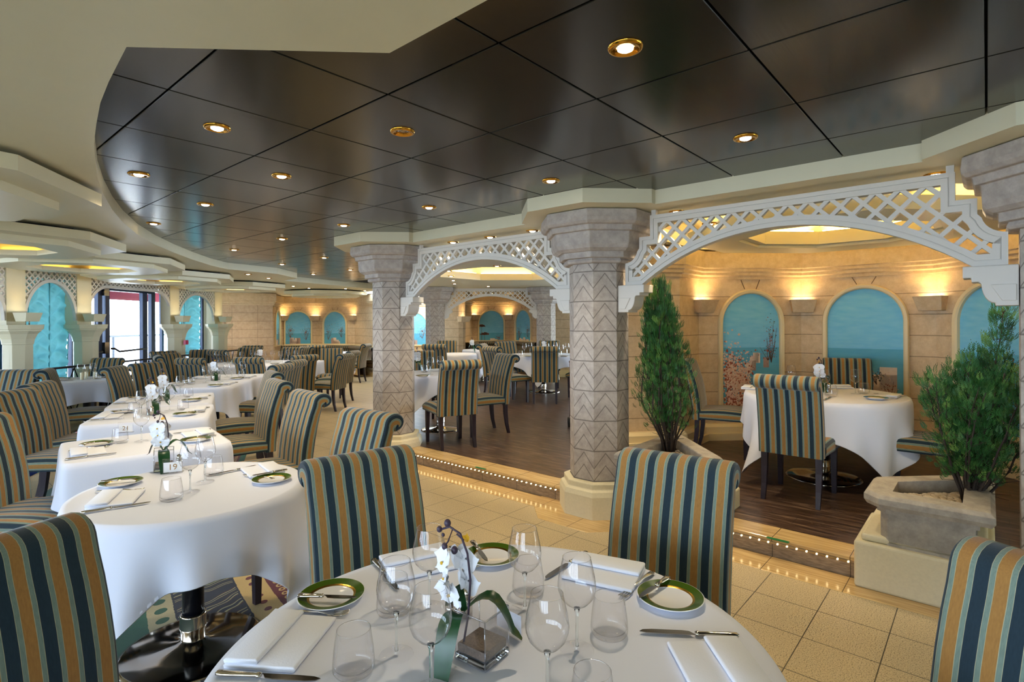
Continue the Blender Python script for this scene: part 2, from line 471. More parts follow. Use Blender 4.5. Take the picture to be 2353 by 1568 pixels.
# ceiling of dark panels with open joints over a black void
mb = MB()
for i in range(-9, 9):
    for j in range(-8, 26):
        u0 = 1.357+.611*i; v0 = 1.236+.618*j
        if u0 > 8.2 or (u0 > 3.75 and v0 < u0+1.25): continue
        mb.box((u0+.3055, v0+.309, ZD+.008), (.611-.008, .618-.008, .016))
mb.prism([(-5, -5), (4.05, -5), (4.05, 5.7), (8.5, 10.2), (9, 18), (-5, 18)], ZD+.03, ZD+.06, 1)
struct(bevel(gbuild(mb, 'ceiling', ['ceiling_panel', 'ceiling_void']), .002, 1))
# cream bulkhead on the window side: lower than the dark panels, with a curved edge
EDGE = [(1.03, -5), (1.03, 1.398), (.48, 1.962), (.49, 2.08), (.508, 2.29), (.535, 2.53), (.58, 2.81), (.635, 3.12), (.705, 3.44), (.80, 3.85), (.93, 4.32),
        (1.09, 4.83), (1.28, 5.36), (1.55, 6.0), (1.87, 6.62), (2.22, 7.2), (2.62, 7.80), (3.05, 8.38), (3.45, 8.805), (4.33, 9.02), (5.02, 9.67), (5.1, 10.35), (6.965, 11.02), (7.62, 11.26), (8.2, 11.2), (8.6, 13.5)]
WX = -7.0                                     # the window wall
far = [toUV((2.0, 19.0)), toUV((-9.0, 19.0)), toUV((-7.6, 3.0)), toUV((-7.6, -4.0))]
mb = MB(); mb.prism(EDGE + far, ZS, ZD+.03)
struct(gbuild(mb, 'ceiling_bulkhead', 'cream_paint'))
# cream beam and soffit over the columns and the platform
beam = [(3.6, -5)]
for u, v in reversed(COLS):
    beam += [(3.6, v-.6), (3.55, v-.6), (3.2, v-.25), (3.2, v+.25), (3.55, v+.6), (3.6, v+.6)]
beam += [(4.0, 5.75), (8.2, 9.95), (8.2, 10.6), (9.0, 11.4), (15.5, 13), (15.5, -5)]
def with_holes(name, poly, holes, z0, z1, matn):
    bm = bmesh.new()
    for z in (z0, z1):
        es = []
        for ring in [poly] + holes:
            vs = [bm.verts.new((p[0], p[1], z)) for p in ring]
            es += [bm.edges.new((vs[i], vs[(i+1) % len(vs)])) for i in range(len(vs))]
        bmesh.ops.triangle_fill(bm, use_beauty=True, use_dissolve=False, edges=es)
    bm.verts.ensure_lookup_table()
    tot = len(bm.verts)//2; k = 0
    for ring in [poly] + holes:
        m = len(ring)
        for i in range(m):
            a, b = bm.verts[k+i], bm.verts[k+(i+1) % m]; c, d = bm.verts[tot+k+(i+1) % m], bm.verts[tot+k+i]
            bm.faces.new((a, b, c, d))
        k += m
    bmesh.ops.recalc_face_normals(bm, faces=bm.faces[:])
    me = bpy.data.meshes.new(name); bm.to_mesh(me); bm.free(); me.materials.append(M[matn])
    o = bpy.data.objects.new(name, me); C.objects.link(o); return o
ALC = (5.5, 1.02)                             # alcove with the round table
SKY = toUV((-.02, 9.55))                      # big lit recess over the middle of the platform
hole_a = octa(5.55, 1.02, 3.0); hole_m = octa(SKY[0], SKY[1], 2.5)
o = with_holes('ceiling_soffit', beam, [hole_a, hole_m], ZS, ZD+.03, 'cream_paint'); o.rotation_euler = (0,0,GRID); struct(o)
# recess over the middle: painted sky above a lit cove
mb = MB(); mb.prism(octa(SKY[0], SKY[1], 2.9), 2.62, 2.66)
plain('painted_cloud', S(196,186,150), .8, nz=.35, nscale=1.2)
struct(gbuild(mb, 'ceiling_recess', 'painted_cloud'))
mb = MB(); a = octa(SKY[0], SKY[1], 2.86); b = octa(SKY[0], SKY[1], 2.86)
mb.rings([[(p[0], p[1], 2.47) for p in a], [(p[0], p[1], 2.62) for p in b]], 0, False)
struct(gbuild(mb, 'trim_3', 'ledge_paint'))
mb = MB(); mb.prism(octa(5.55, 1.02, 4.4), 2.60, 2.64)
struct(gbuild(mb, 'ceiling_alcove', 'cream_paint'))

# ---------------------------------------------------------------- octagonal columns
def oct_rings(prof):
    rs = []
    for z, d in prof:
        r = d/2/math.cos(PI/8)
        rs.append([(r*math.cos(PI/8+PI/4*j), r*math.sin(PI/8+PI/4*j), z) for j in range(8)])
    return rs
def column(u, v, label, group='octagonal stone columns', loc=None, rz=None, base=True):
    t = thing('stone_column', label, 'column', loc or W(u, v), GRID if rz is None else rz, group, 'thing')
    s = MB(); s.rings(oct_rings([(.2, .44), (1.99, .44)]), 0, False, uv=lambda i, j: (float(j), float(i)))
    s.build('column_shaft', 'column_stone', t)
    c = MB(); c.rings(oct_rings([(1.955, .44), (1.955, .52), (1.972, .545), (1.992, .52), (1.994, .60), (2.04, .60), (2.042, .64), (2.062, .70), (2.09, .725), (2.185, .735), (2.187, .79), (2.228, .80),
        (2.23, .85), (2.25, .885), (2.275, .895), (ZS-.004, .88)]), 0, False, cap1=True)
    bevel(c.build('column_capital', 'capital_stone', t), .006)
    if base:
        p = MB(); p.rings(oct_rings([(-.01, .61), (.17, .61), (.205, .585), (.215, .555), (.217, .54), (.262, .54), (.268, .45)]), 0, False)
        bevel(p.build('column_plinth', 'column_plinth', t), .012, 3)
    return t
column(*COLS[0], 'carved stone column standing behind the green striped chairs, left of the wood platform')
column(*COLS[1], 'carved stone column in the centre, its cream plinth ending the lit step')
column(*COLS[2], 'carved stone column at the right edge beside the bushy planter')
column(0, 0, 'distant carved column at the left of the far lattice arch', loc=(-1.83, 13.0, 0), rz=GA+PI/4)
column(0, 0, 'distant carved column at the right of the far lattice arch', loc=(.82, 13.18, 0), rz=GA+PI/4)

# ---------------------------------------------------------------- lattice arches
def inset(poly, d):
    n = len(poly); res = []
    ar = sum(poly[i][0]*poly[(i+1) % n][1]-poly[(i+1) % n][0]*poly[i][1] for i in range(n))
    sg = 1 if ar > 0 else -1
    for i in range(n):
        p = Vector(poly[i]); a = Vector(poly[i-1]); b = Vector(poly[(i+1) % n])
        d1 = (p-a).normalized(); d2 = (b-p).normalized()
        n1 = Vector((-d1.y, d1.x))*sg; n2 = Vector((-d2.y, d2.x))*sg; m = n1+n2
        k = d/max(.35, m.length_squared/2)
        res.append((p.x+m.x*k, p.y+m.y*k))
    return res
def clip_line(poly, p, q):
    ts = []; n = len(poly); dx, dy = q[0]-p[0], q[1]-p[1]
    for i in range(n):
        a, b = poly[i], poly[(i+1) % n]; ex, ey = b[0]-a[0], b[1]-a[1]
        den = dx*ey-dy*ex
        if abs(den) < 1e-9: continue
        t = ((a[0]-p[0])*ey-(a[1]-p[1])*ex)/den; s = ((a[0]-p[0])*dy-(a[1]-p[1])*dx)/den
        if 0 <= s < 1: ts.append(t)
    ts.sort(); return [(ts[i], ts[i+1]) for i in range(0, len(ts)-1, 2)]
def frame_mesh(poly, band, th, groove=True):
    mb = MB(); n = len(poly)
    steps = [(0, -th/2), (band*.42, -th/2), (band*.42, -th/2+.007), (band*.5, -th/2+.007), (band*.5, -th/2), (band, -th/2)] if groove else [(0, -th/2), (band, -th/2)]
    prof = steps + [(d, -y) for d, y in reversed(steps)]
    loops = []
    for d, y in prof:
        q = inset(poly, d) if d > 0 else poly
        loops.append([(p[0], y, p[1]) for p in q])
    loops.append(loops[0])
    mb.rings(loops, 0, False)
    return mb
def lattice_mesh(poly, pitch, w, th):
    mb = MB(); xs = [p[0] for p in poly]; zs = [p[1] for p in poly]
    cx, cz = (min(xs)+max(xs))/2, max(zs); L = max(max(xs)-min(xs), max(zs)-min(zs))*2
    for sgn in (1, -1):
        d = (math.sqrt(.5), sgn*math.sqrt(.5)); nrm = (-d[1], d[0]); k = int(L/pitch)+2
        for i in range(-k, k):
            o = (cx+nrm[0]*(i+.5)*pitch, cz+nrm[1]*(i+.5)*pitch)
            p = (o[0]-d[0]*L, o[1]-d[1]*L); q = (o[0]+d[0]*L, o[1]+d[1]*L)
            for t0, t1 in clip_line(poly, p, q):
                a = (p[0]+(q[0]-p[0])*t0, p[1]+(q[1]-p[1])*t0); b = (p[0]+(q[0]-p[0])*t1, p[1]+(q[1]-p[1])*t1)
                if math.dist(a, b) < .02: continue
                hx, hz = nrm[0]*w/2, nrm[1]*w/2; y = th/2*(1 if sgn > 0 else .97)
                vs = [(a[0]+hx, -y, a[1]+hz), (a[0]-hx, -y, a[1]-hz), (b[0]-hx, -y, b[1]-hz), (b[0]+hx, -y, b[1]+hz)]
                vs += [(x, -yy, z) for x, yy, z in vs]
                mb.add(vs, [(0,1,2,3), (7,6,5,4), (0,4,5,1), (1,5,6,2), (2,6,7,3), (3,7,4,0)])
    return mb
def arch_outline():
    P = [(1.10, 1.785), (1.10, 1.955)]
    for i in range(1, 8):                     # hollow quarter curve
        a = -PI/2 - (PI/2)*i/8
        P.append((1.10+.105*math.cos(a)*1.0, 2.06+.105*math.sin(a)))
    P += [(.98, 2.06), (.98, 2.145), (.89, 2.145), (.89, 2.30)]
    P = P + [(-x, z) for x, z in reversed(P)]
    Rr = (.96**2+.327**2)/(2*.327); cz = 2.112-Rr; a0 = math.asin(.96/Rr)
    for i in range(0, 29):
        a = -a0+2*a0*i/28; P.append((Rr*math.sin(a), cz+Rr*math.cos(a)))
    return P
AO = arch_outline()
def arch(label, loc, rz, group='lattice arches between the columns'):
    t = thing('lattice_arch', label, 'arch', loc, rz, group, 'thing')
    bevel(frame_mesh(AO, .062, .06).build('arch_frame', 'plaster_white', t), .003, 1); fixn(t.children[0])
    fixn(lattice_mesh(inset(AO, .05), .083, .023, .036).build('lattice', 'plaster_white', t))
    h = MB()
    for s in (-1, 1): h.box((s*.868, 0, 2.325), (.035, .03, .07))
    h.build('hanger', 'plaster_white', t)
    return t
def corbel(loc, rz, label, group='plaster corbels under the lattice arches', flip=1, dz=0):
    t = thing('arch_corbel', label, 'corbel', loc, rz, group, 'thing')
    pr = [(.92, 1.783), (1.139, 1.783), (1.139, 1.575), (1.05, 1.575)]
    for i in range(7):
        pr.append((1.05-.055*math.sin(PI/2*i/6), 1.59+.10*(1-math.cos(PI/2*i/6))))
    pr += [(.985, 1.70), (.955, 1.70), (.955, 1.722), (.92, 1.722)]
    mb = MB(); pr = [(flip*x, z) for x, z in pr]
    mb.prism(pr, -.075, .075); mb.v = [(x, z, y) for x, y, z in mb.v]
    bevel(fixn(mb.build('corbel_block', 'plaster_white', t)), .005)
    p = MB(); q = [(flip*x, z) for x, z in [(1.03, 1.685), (1.13, 1.685), (1.13, 1.60), (1.075, 1.60)]]
    p.prism(q, -.082, .082); p.v = [(x, z, y) for x, y, z in p.v]
    bevel(fixn(p.build('raised_panel', 'plaster_white', t)), .004)
    return t
VR = GA+PI/2                                  # arches run along v: local x = v
def arch_pair(u, v, l1, l2, l3):
    arch(l1, W(u, v), VR); corbel(W(u, v), VR, l2, flip=1); corbel(W(u, v), VR, l3, flip=-1)
arch_pair(3.8, 1.0175, 'white lattice arch over the alcove with the round table', 'plaster corbel behind the tall cypress, on the centre column', 'plaster corbel on the right edge column above the bushy plant')
arch_pair(3.8, 3.74, 'white lattice arch between the two nearest columns, above the wood platform', 'plaster corbel on the right side of the left column', 'plaster corbel on the left side of the centre column')
ang = math.atan2(13.18-13.0, .82+1.83)
arch('small distant lattice arch in front of the far murals', (-.505, 13.09, PZ-.1), ang)
corbel((-.505, 13.09, PZ-.1), ang, 'far corbel under the left end of the distant arch', flip=-1)
corbel((-.505, 13.09, PZ-.1), ang, 'far corbel under the right end of the distant arch', flip=1)

# ---------------------------------------------------------------- stone walls of the niches
CORN = [(.0, 2.0), (.03, 2.0), (.03, 2.03), (.055, 2.045), (.055, 2.075), (.075, 2.09), (.075, 2.12), (.09, 2.13), (.09, 2.32), (0, 2.32)]
BASE = [(0, .30), (.06, .30), (.10, .27), (.10, .20), (.14, .20), (.14, PZ)]
def wall_run(name, pts, z0, z1, matn, cornice=True, base=True, th=.12, trims=()):
    mb = MB(); L = 0
    for i in range(len(pts)-1):
        a = Vector(pts[i][:2]); b = Vector(pts[i+1][:2]); d = (b-a); ln = d.length; nn = Vector((d.y, -d.x)).normalized()*th
        vs = [(a.x, a.y, z0), (b.x, b.y, z0), (b.x, b.y, z1), (a.x, a.y, z1), (a.x+nn.x, a.y+nn.y, z0), (b.x+nn.x, b.y+nn.y, z0), (b.x+nn.x, b.y+nn.y, z1), (a.x+nn.x, a.y+nn.y, z1)]
        u = [(L, z0), (L+ln, z0), (L+ln, z1), (L, z1)]
        mb.add(vs, [(0,1,2,3), (5,4,7,6), (3,2,6,7), (4,0,3,7), (1,5,6,2)], 0, False, [u, u, u, u, u]); L += ln
    o = struct(fixn(mb.build(name, matn)))
    return o
def molding(name, pts, prof, matn):
    mb = MB(); sweep(mb, pts, prof); o = struct(fixn(mb.build(name, matn))); return o
# travel with the room on the left of the line
RW = [W(5.2, 3.05), W(5.78, 2.57), W(6.31, 2.57), W(7.2, 1.68), W(7.2, .40), W(6.31, -.49), W(5.0, -.49), W(5.0, -1.2)]
RW = RW[::-1]                                 # right to left keeps the room on the left hand
wall_run('wall_right', RW, 0, 2.62, 'sand_blocks')
molding('trim_4', RW, CORN, 'sand_plain'); molding('trim_5', RW, BASE, 'ledge_paint')
def pd(x, d): v = atd(x, 743, d); return Vector((v.x, v.y, 0))
MW = [pd(1345, 13.6), pd(1268, 14.0), pd(1262, 14.6), pd(1243, 14.9), pd(1241, 15.6), pd(1171, 16.9), pd(1086, 16.6), pd(1066, 15.0), pd(1064, 14.3), pd(1008, 14.6), pd(1004, 15.8), pd(890, 16.2)]
wall_run('wall_back', MW, 0, 2.4, 'sand_blocks')
molding('trim_6', MW, CORN, 'sand_plain'); molding('trim_7', MW, BASE, 'ledge_paint')
FW = [pd(905, 14.6), pd(868, 15.4), pd(815, 16.9), pd(726, 17.3), pd(646, 16.8), pd(628, 15.6)]
wall_run('wall_far', FW, 0, 2.4, 'sand_blocks')
CORF = [(o, z) for o, z in CORN]
BASF = [(0, .2), (.06, .2), (.10, .16), (.10, .1), (.14, .1), (.14, 0)]
molding('trim_8', FW, CORF, 'sand_plain'); molding('trim_9', FW, BASF, 'ledge_paint')
FL = [pd(629, 15.7), pd(627, 14.9), pd(498, 14.35)]
wall_run('wall_left', FL, 0, 2.4, 'sand_blocks_jointed')
molding('trim_10', FL, CORF, 'sand_plain')

# ---------------------------------------------------------------- murals
VOUSS = []
def mural(label, c, nrm, w, z0, z1, kind, seed, group='arched seascape murals'):
    """arched painting on a wall: c = centre on the wall, nrm = direction into the room"""
    rz = math.atan2(nrm[1], nrm[0]) + PI/2
    t = thing('arched_mural', label, 'mural', (c[0]+nrm[0]*.004, c[1]+nrm[1]*.004, z0), rz, group)
    rr = random.Random(seed); H = z1-z0; r = w/2
    arc = [(r*math.cos(PI*i/24), H-r+r*math.sin(PI*i/24)) for i in range(25)]
    poly = [(-r, 0), (r, 0)] + arc
    mb = MB(); mb.add([(x, .0, z) for x, z in poly], [tuple(range(len(poly)))], 0)
    def blob(x, z, s, mi, y=-.002):
        if z+s > H-r:
            if math.hypot(x, z-(H-r)) > r-s: return
        if abs(x) > r-s or z < s: return
        k = 5; a0 = rr.random()*6
        mb.add([(x+s*rr.uniform(.6, 1)*math.cos(a0+2*PI*i/k), y, z+s*rr.uniform(.6, 1)*math.sin(a0+2*PI*i/k)) for i in range(k)], [tuple(range(k-1, -1, -1))], mi)
    def house(x, z, a, b, mi):
        x0, x1 = max(-r, x), min(r, x+a)
        if x1 > x0: mb.add([(x0, -.0015, z), (x1, -.0015, z), (x1, -.0015, z+b), (x0, -.0015, z+b)], [(0,1,2,3)], mi)
    def twig(x0, z0_, x1, z1_, wd=.004):
        if abs(x0) > r or abs(x1) > r: return
        mb.add([(x0-wd, -.0018, z0_), (x0+wd, -.0018, z0_), (x1+wd*.4, -.0018, z1_), (x1-wd*.4, -.0018, z1_)], [(0,1,2,3)], 6)
    def tree(cx, cz, sx, sz, n, mis, s0=.012):
        for q in range(7): twig(cx, cz-sz, cx+rr.uniform(-1, 1)*sx, cz+rr.uniform(-.6, .8)*sz)
        for q in range(n):
            a = rr.random()*2*PI; d = abs(rr.gauss(0, .55))
            blob(cx+sx*d*math.cos(a), cz+sz*d*math.sin(a), s0*rr.uniform(.5, 1.3), rr.choice(mis), -.002-.0004*rr.random())
    if kind == 'blossom':
        for q in range(6): house(rr.uniform(-.1, .25)*w, .38*H+rr.uniform(-.1, .05), .07, .12, rr.choice((1, 1, 2)))
        tree(-.36*w, .28*H, .2*w, .26*H, 900, (3, 3, 4, 1), .015); tree(-.18*w, .22*H, .22*w, .26*H, 1100, (3, 3, 4, 3, 1), .015); tree(.06*w, .10*H, .3*w, .16*H, 900, (3, 4, 4, 1), .014); tree(-.3*w, .06*H, .3*w, .12*H, 500, (4, 4, 3), .014)
        tree(.36*w, .62*H, .11*w, .22*H, 120, (4, 5), .007); tree(.30*w, .5*H, .18*w, .08*H, 70, (4, 5), .007)
    elif kind == 'village':
        house(-.2*w, .33*H, .26*w, .08*H, 2); house(.02*w, .33*H, .06*w, .10*H, 1)
        for q, (x, z, a, b) in enumerate(((.12, .2, .3, .12), (.2, .22, .22, .16), (.08, .12, .34, .1), (.28, .06, .2, .08))): house(x*w, z*H, a*w, b*H, 1 if q < 3 else 2)
        house(-.5*w, 0, w, .07*H, 2)
        tree(-.05*w, .36*H, .06*w, .05*H, 110, (5, 5), .012); tree(.16*w, .3*H, .13*w, .06*H, 90, (5, 2), .008); tree(.32*w, .18*H, .12*w, .12*H, 130, (4, 3), .008)
    elif kind == 'pines':
        for q, (x, z, a, b) in enumerate(((-.14, .0, .5, .1), (-.05, .06, .2, .1), (.12, .05, .16, .08), (.26, .0, .2, .07))): house(x*w, z*H, a*w, b*H, 1 if q else 2)
        for (x, z, s) in ((-.40, .52, .15), (-.28, .27, .19)):
            twig(x*w, .0, x*w, z*H, .008)
            for q in range(240):
                a = rr.random()*PI; d = rr.random(); blob(x*w+s*w*d*math.cos(a), z*H+s*.55*w*d*math.sin(a), .013, rr.choice((5, 4)))
        tree(.28*w, .18*H, .16*w, .1*H, 90, (5, 4), .008)
    else:
        for q in range(7): house(rr.uniform(-.36, .22)*w, 0, rr.uniform(.1, .2)*w, rr.uniform(.07, .2)*H, rr.choice((1, 1, 2)))
        sd = -1 if seed % 2 else 1
        tree(sd*-.3*w, .42*H, .2*w, .22*H, 150, (4, 5), .009); tree(sd*.32*w, .36*H, .2*w, .24*H, 150, (4, 5), .009)
    VOUSS.append((t.location.copy(), rz, H, r, z0))
    mb.build('painting', ['mural_paint', 'paint_wall_white', 'paint_wall_grey', 'paint_blossom', 'paint_rust', 'paint_leaf', 'paint_twig'], t)
    fr = MB(); path = [(-r, 0)] + arc[::-1][0:25] + [(r, 0)]
    path = [(r, 0)] + arc + [(-r, 0)]
    loops = []
    for i, (x, z) in enumerate(path):
        if i in (0, len(path)-1): dx, dz = (1 if i == 0 else -1), 0
        else:
            dx, dz = x, z-(H-r); q = math.hypot(dx, dz); dx /= q; dz /= q
        loops.append([(x+dx*o, y, z+dz*o) for o, y in ((0, 0), (0, -.03), (.012, -.045), (.04, -.05), (.052, -.03), (.052, 0))])
    fr.rings(loops, 0, False, True, True)
    fr.box((0, -.022, -.012), (w+.1, .05, .03))
    fixn(fr.build('mural_trim', 'ledge_paint', t))
    return t
def on_wall(a, b, f):
    a = Vector(a[:2]); b = Vector(b[:2]); p = a.lerp(b, f); d = (b-a).normalized(); return (p.x, p.y), (-d.y, d.x)
def arch_on(pts, i, f, *args, **k):
    c, nn = on_wall(pts[i], pts[i+1], f); return mural(k.pop('label'), c, nn, *args, **k)
# alcove: RW indices (reversed order)
def idx(pts, q): return min(range(len(pts)), key=lambda i: (Vector(pts[i][:2])-Vector(q[:2])).length)
i = idx(RW, W(7.2, 1.68)); arch_on(RW, i, .50, .70, .46, 1.83, 'blossom', 3, label='tall arched mural of blossoming trees and white houses, beside the cypress')
i = idx(RW, W(7.2, .40)); arch_on(RW, i, .50, .72, .46, 1.86, 'village', 4, label='tall arched mural of a white village by blue sea, behind the alcove table')
i = idx(RW, W(6.31, -.49)); arch_on(RW, i, .50, .70, .46, 1.83, 'far', 5, label='arched mural of plain blue sky half hidden by the bushy plant')
i = idx(MW, pd(1171, 16.9)); arch_on(MW, i, .50, .76, .86, 1.86, 'pines', 6, label='far arched mural with umbrella pines, framed by the distant lattice arch')
i = idx(MW, pd(1241, 15.6)); arch_on(MW, i, .52, .76, .86, 1.86, 'far', 7, label='far arched mural with bare trees, right of the umbrella pines mural')
i = idx(MW, pd(1004, 15.8)); arch_on(MW, i, .46, .9, .86, 1.80, 'plants', 9, label='far mural of sea seen between the left column and a distant column')
i = idx(FW, pd(726, 17.3)); arch_on(FW, i, .52, .74, .86, 1.86, 'far', 8, label='far arched mural with a castle tower and dark trees, left of its pair')
i = idx(FW, pd(815, 16.9)); arch_on(FW, i, .50, .78, .86, 1.86, 'far', 11, label='far arched mural with pale ruins, nearer the left stone column')
i = idx(FW, pd(646, 16.8)); arch_on(FW, i, .55, .70, .86, 1.86, 'far', 12, label='sliver of arched mural tucked behind the plain stone wall')

plain('mortar', S(112,88,62), .9)
mb = MB()
for loc, rz, H, r, z0 in VOUSS:               # keystone joints and the band that steps round each arch
    m = MB()
    def seg(a, b, w=.007):
        d = Vector((b[0]-a[0], 0, b[1]-a[1])); n_ = Vector((-d.z, 0, d.x)).normalized()*w/2; A = Vector((a[0], -.0, a[1])); B = Vector((b[0], -.0, b[1]))
        vs = [A+n_, A-n_, B-n_, B+n_]; vs = [v+Vector((0, .004, 0)) for v in vs] + [v+Vector((0, -.002, 0)) for v in vs]
        m.add(vs, [(4,5,6,7), (0,1,5,4), (1,2,6,5), (2,3,7,6), (3,0,4,7)])
    top = min(H+.17, 1.995-z0)
    for s in (-1, 1): seg((s*.07, H+.055), (s*.115, top))
    m.xf(Matrix.Translation(loc) @ Matrix.Rotation(rz, 4, 'Z')); mb.add(m.v, m.f)
struct(fixn(mb.build('trim_11', 'mortar')))
# ---------------------------------------------------------------- wall uplights (stone sconces)
def sconce(label, p, nrm, z, w=.27, warm=1.0):
    rz = math.atan2(nrm[1], nrm[0]) + PI/2
    t = thing('wall_uplight', label, 'wall light', (p[0], p[1], z), rz, 'stone wall uplights')
    mb = MB(); k = .8
    prof = [(-w/2*k, -.10, -.03), (w/2*k, -.10, -.03), (w/2*k, .10, -.03), (-w/2*k, .10, -.03)]; top = [(-w/2, -.16, .12), (w/2, -.16, .12), (w/2, .10, .12), (-w/2, .10, .12)]
    inn = [(-w/2+.015, -.145, .12), (w/2-.015, -.145, .12), (w/2-.015, .085, .12), (-w/2+.015, .085, .12)]; low = [(x, y, .09) for x, y, z_ in inn]
    mb.rings([prof, top, inn, low], 0, False, True, True)
    bevel(fixn(mb.build('sconce_body', 'sand_plain', t)), .004)
    b = MB(); b.box((0, -.045, .1), (w*.5, .03, .02)); b.build('lamp_tube', 'lamp_lens', t)
    li = bpy.data.lights.new('sconce_glow', 'SPOT'); li.energy = 6*warm; li.color = (1, .66, .25); li.spot_size = math.radians(150); li.spot_blend = .9; li.shadow_soft_size = .03
    lo = bpy.data.objects.new('sconce_glow', li); C.objects.link(lo); lo.parent = t; lo.location = (0, -.10, .15); lo.rotation_euler = (math.radians(185), 0, 0)
    return t
for (q, lab) in ((W(6.31, 2.57), 'stone wall uplight glowing by the alcove corner beside the cypress'), (W(7.2, 1.68), 'stone wall uplight between the two full alcove murals'), (W(7.2, .40), 'stone wall uplight right of the village mural, above the alcove chair')):
    i = idx(RW, q); a = Vector(RW[i-1][:2]); b = Vector(RW[i][:2]); c2 = Vector(RW[i+1][:2])
    n1 = Vector((-(b-a).y, (b-a).x)).normalized(); n2 = Vector((-(c2-b).y, (c2-b).x)).normalized(); nn = (n1+n2).normalized()
    sconce(lab, (b.x+nn.x*.03, b.y+nn.y*.03), nn, 1.635)
for pts, q, z, lab in ((MW, pd(1086, 16.6), 1.62, 'far stone uplight left of the umbrella pines mural'), (MW, pd(1171, 16.9), 1.62, 'far stone uplight between the two distant murals'), (MW, pd(1064, 14.3), 1.55, 'far stone uplight on the wall corner by the distant arch'),
        (FW, pd(646, 16.8), 1.62, 'far stone uplight left of the castle tower mural'), (FW, pd(726, 17.3), 1.62, 'far stone uplight between the castle and ruins murals'), (FW, pd(815, 16.9), 1.62, 'far stone uplight right of the ruins mural')):
    i = idx(pts, q); a = Vector(pts[i-1][:2]); b = Vector(pts[i][:2]); c2 = Vector(pts[i+1][:2])
    n1 = Vector((-(b-a).y, (b-a).x)).normalized(); n2 = Vector((-(c2-b).y, (c2-b).x)).normalized(); nn = (n1+n2).normalized()
    sconce(lab, (b.x+nn.x*.03, b.y+nn.y*.03), nn, z, .3)

# ---------------------------------------------------------------- hanging octagonal coffers
def ring_slab(mb, d0, d1, z0, z1, mi=0):
    o = oct_rings([(z0, d0), (z1, d0)]); i = oct_rings([(z1, d1), (z0, d1)])
    mb.rings([o[0], o[1], i[0], i[1], o[0]], mi, False)
def coffer():
    t = thing('ceiling_coffer', 'coffer', 'ceiling coffer', (0,0,0))
    a = MB(); ring_slab(a, 2.0, 1.45, 2.235, 2.31); fixn(a.build('outer_ring', 'fascia_paint', t))
    b = MB(); ring_slab(b, 1.62, 1.02, 2.185, 2.236); fixn(b.build('inner_ring', 'fascia_paint', t))
    c = MB(); c.rings(oct_rings([(2.236, 1.46), (2.315, 1.3), (2.318, .02)]), 0, True); d = c.build('dome_lining', 'dome_fabric', t)
    e = MB()
    for k in range(8):
        r = .68; an = PI/4*k; e.box((r*math.cos(an), r*math.sin(an), 2.246), (.015, .34, .01), an)
    e.build('cove_lamp', 'cove_strip', t)
    s = MB(); s.rings(oct_rings([(2.31, 1.7), (ZS+.002, 1.7)]), 0, False); s.build('painted_shade_band', 'ceiling_void', t)  # near-black band: painted shade between coffer slab and soffit
    kids(t); return t
proto_coffer = coffer()
for (x, y, r, lab) in ((-3.42, 2.75, .25, 'octagonal cream ceiling coffer cut by the left frame edge, nearest of the coffers'), (-4.75, 4.85, .3, 'octagonal cream ceiling coffer with lit recess, second from the camera'),
        (-5.28, 6.75, .35, 'octagonal cream ceiling coffer above the turquoise curtained window'), (-5.72, 8.95, .4, 'octagonal cream ceiling coffer above the glass doors'),
        (-5.78, 11.3, .4, 'octagonal cream ceiling coffer above the narrow curtained window'), (-4.85, 14.2, .4, 'octagonal cream ceiling coffer in front of the far left murals')):
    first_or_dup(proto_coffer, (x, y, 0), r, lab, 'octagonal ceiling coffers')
t = thing('ceiling_coffer', 'large lit octagonal coffer hanging over the alcove table', 'ceiling coffer', W(5.6, 1.02), GRID)
a = MB(); ring_slab(a, 2.35, 1.5, 2.26, 2.36); bevel(fixn(a.build('outer_ring', 'fascia_paint', t)), .004)
b = MB(); ring_slab(b, 1.52, 1.36, 2.29, 2.42); fixn(b.build('inner_ring', 'fascia_paint', t))
c = MB(); c.rings(oct_rings([(2.42, 1.56), (2.47, 1.5), (2.53, 1.0), (2.56, .02)]), 0, True); c.build('dome_lining', 'dome_fabric', t)
r = MB()
for k in range(8): r.tube([(.7*math.cos(PI/8+PI/4*k)*f, .7*math.sin(PI/8+PI/4*k)*f, 2.465+.075*(1-f)) for f in (1, .8, .5, .1)], .007, 5)
r.build('dome_ribs', 'fascia_paint', t)
e = MB()
for k in range(8):
    an = PI/4*k; e.box((.72*math.cos(an), .72*math.sin(an), 2.425), (.02, .5, .012), an)
    e.box((1.02*math.cos(an), 1.02*math.sin(an), 2.375), (.03, .75, .015), an)
e.build('cove_lamp', 'bright_cove_strip', t)
e = MB()
for k in range(8):
    an = PI/4*k; e.box((1.36*math.cos(an), 1.36*math.sin(an), 2.478), (.03, 1.0, .012), an)
tag(e.build('cove_lamp', 'bright_cove_strip', None, W(SKY[0], SKY[1]), GRID), 'warm strip light hidden in the recess over the middle dining area', 'cove light')

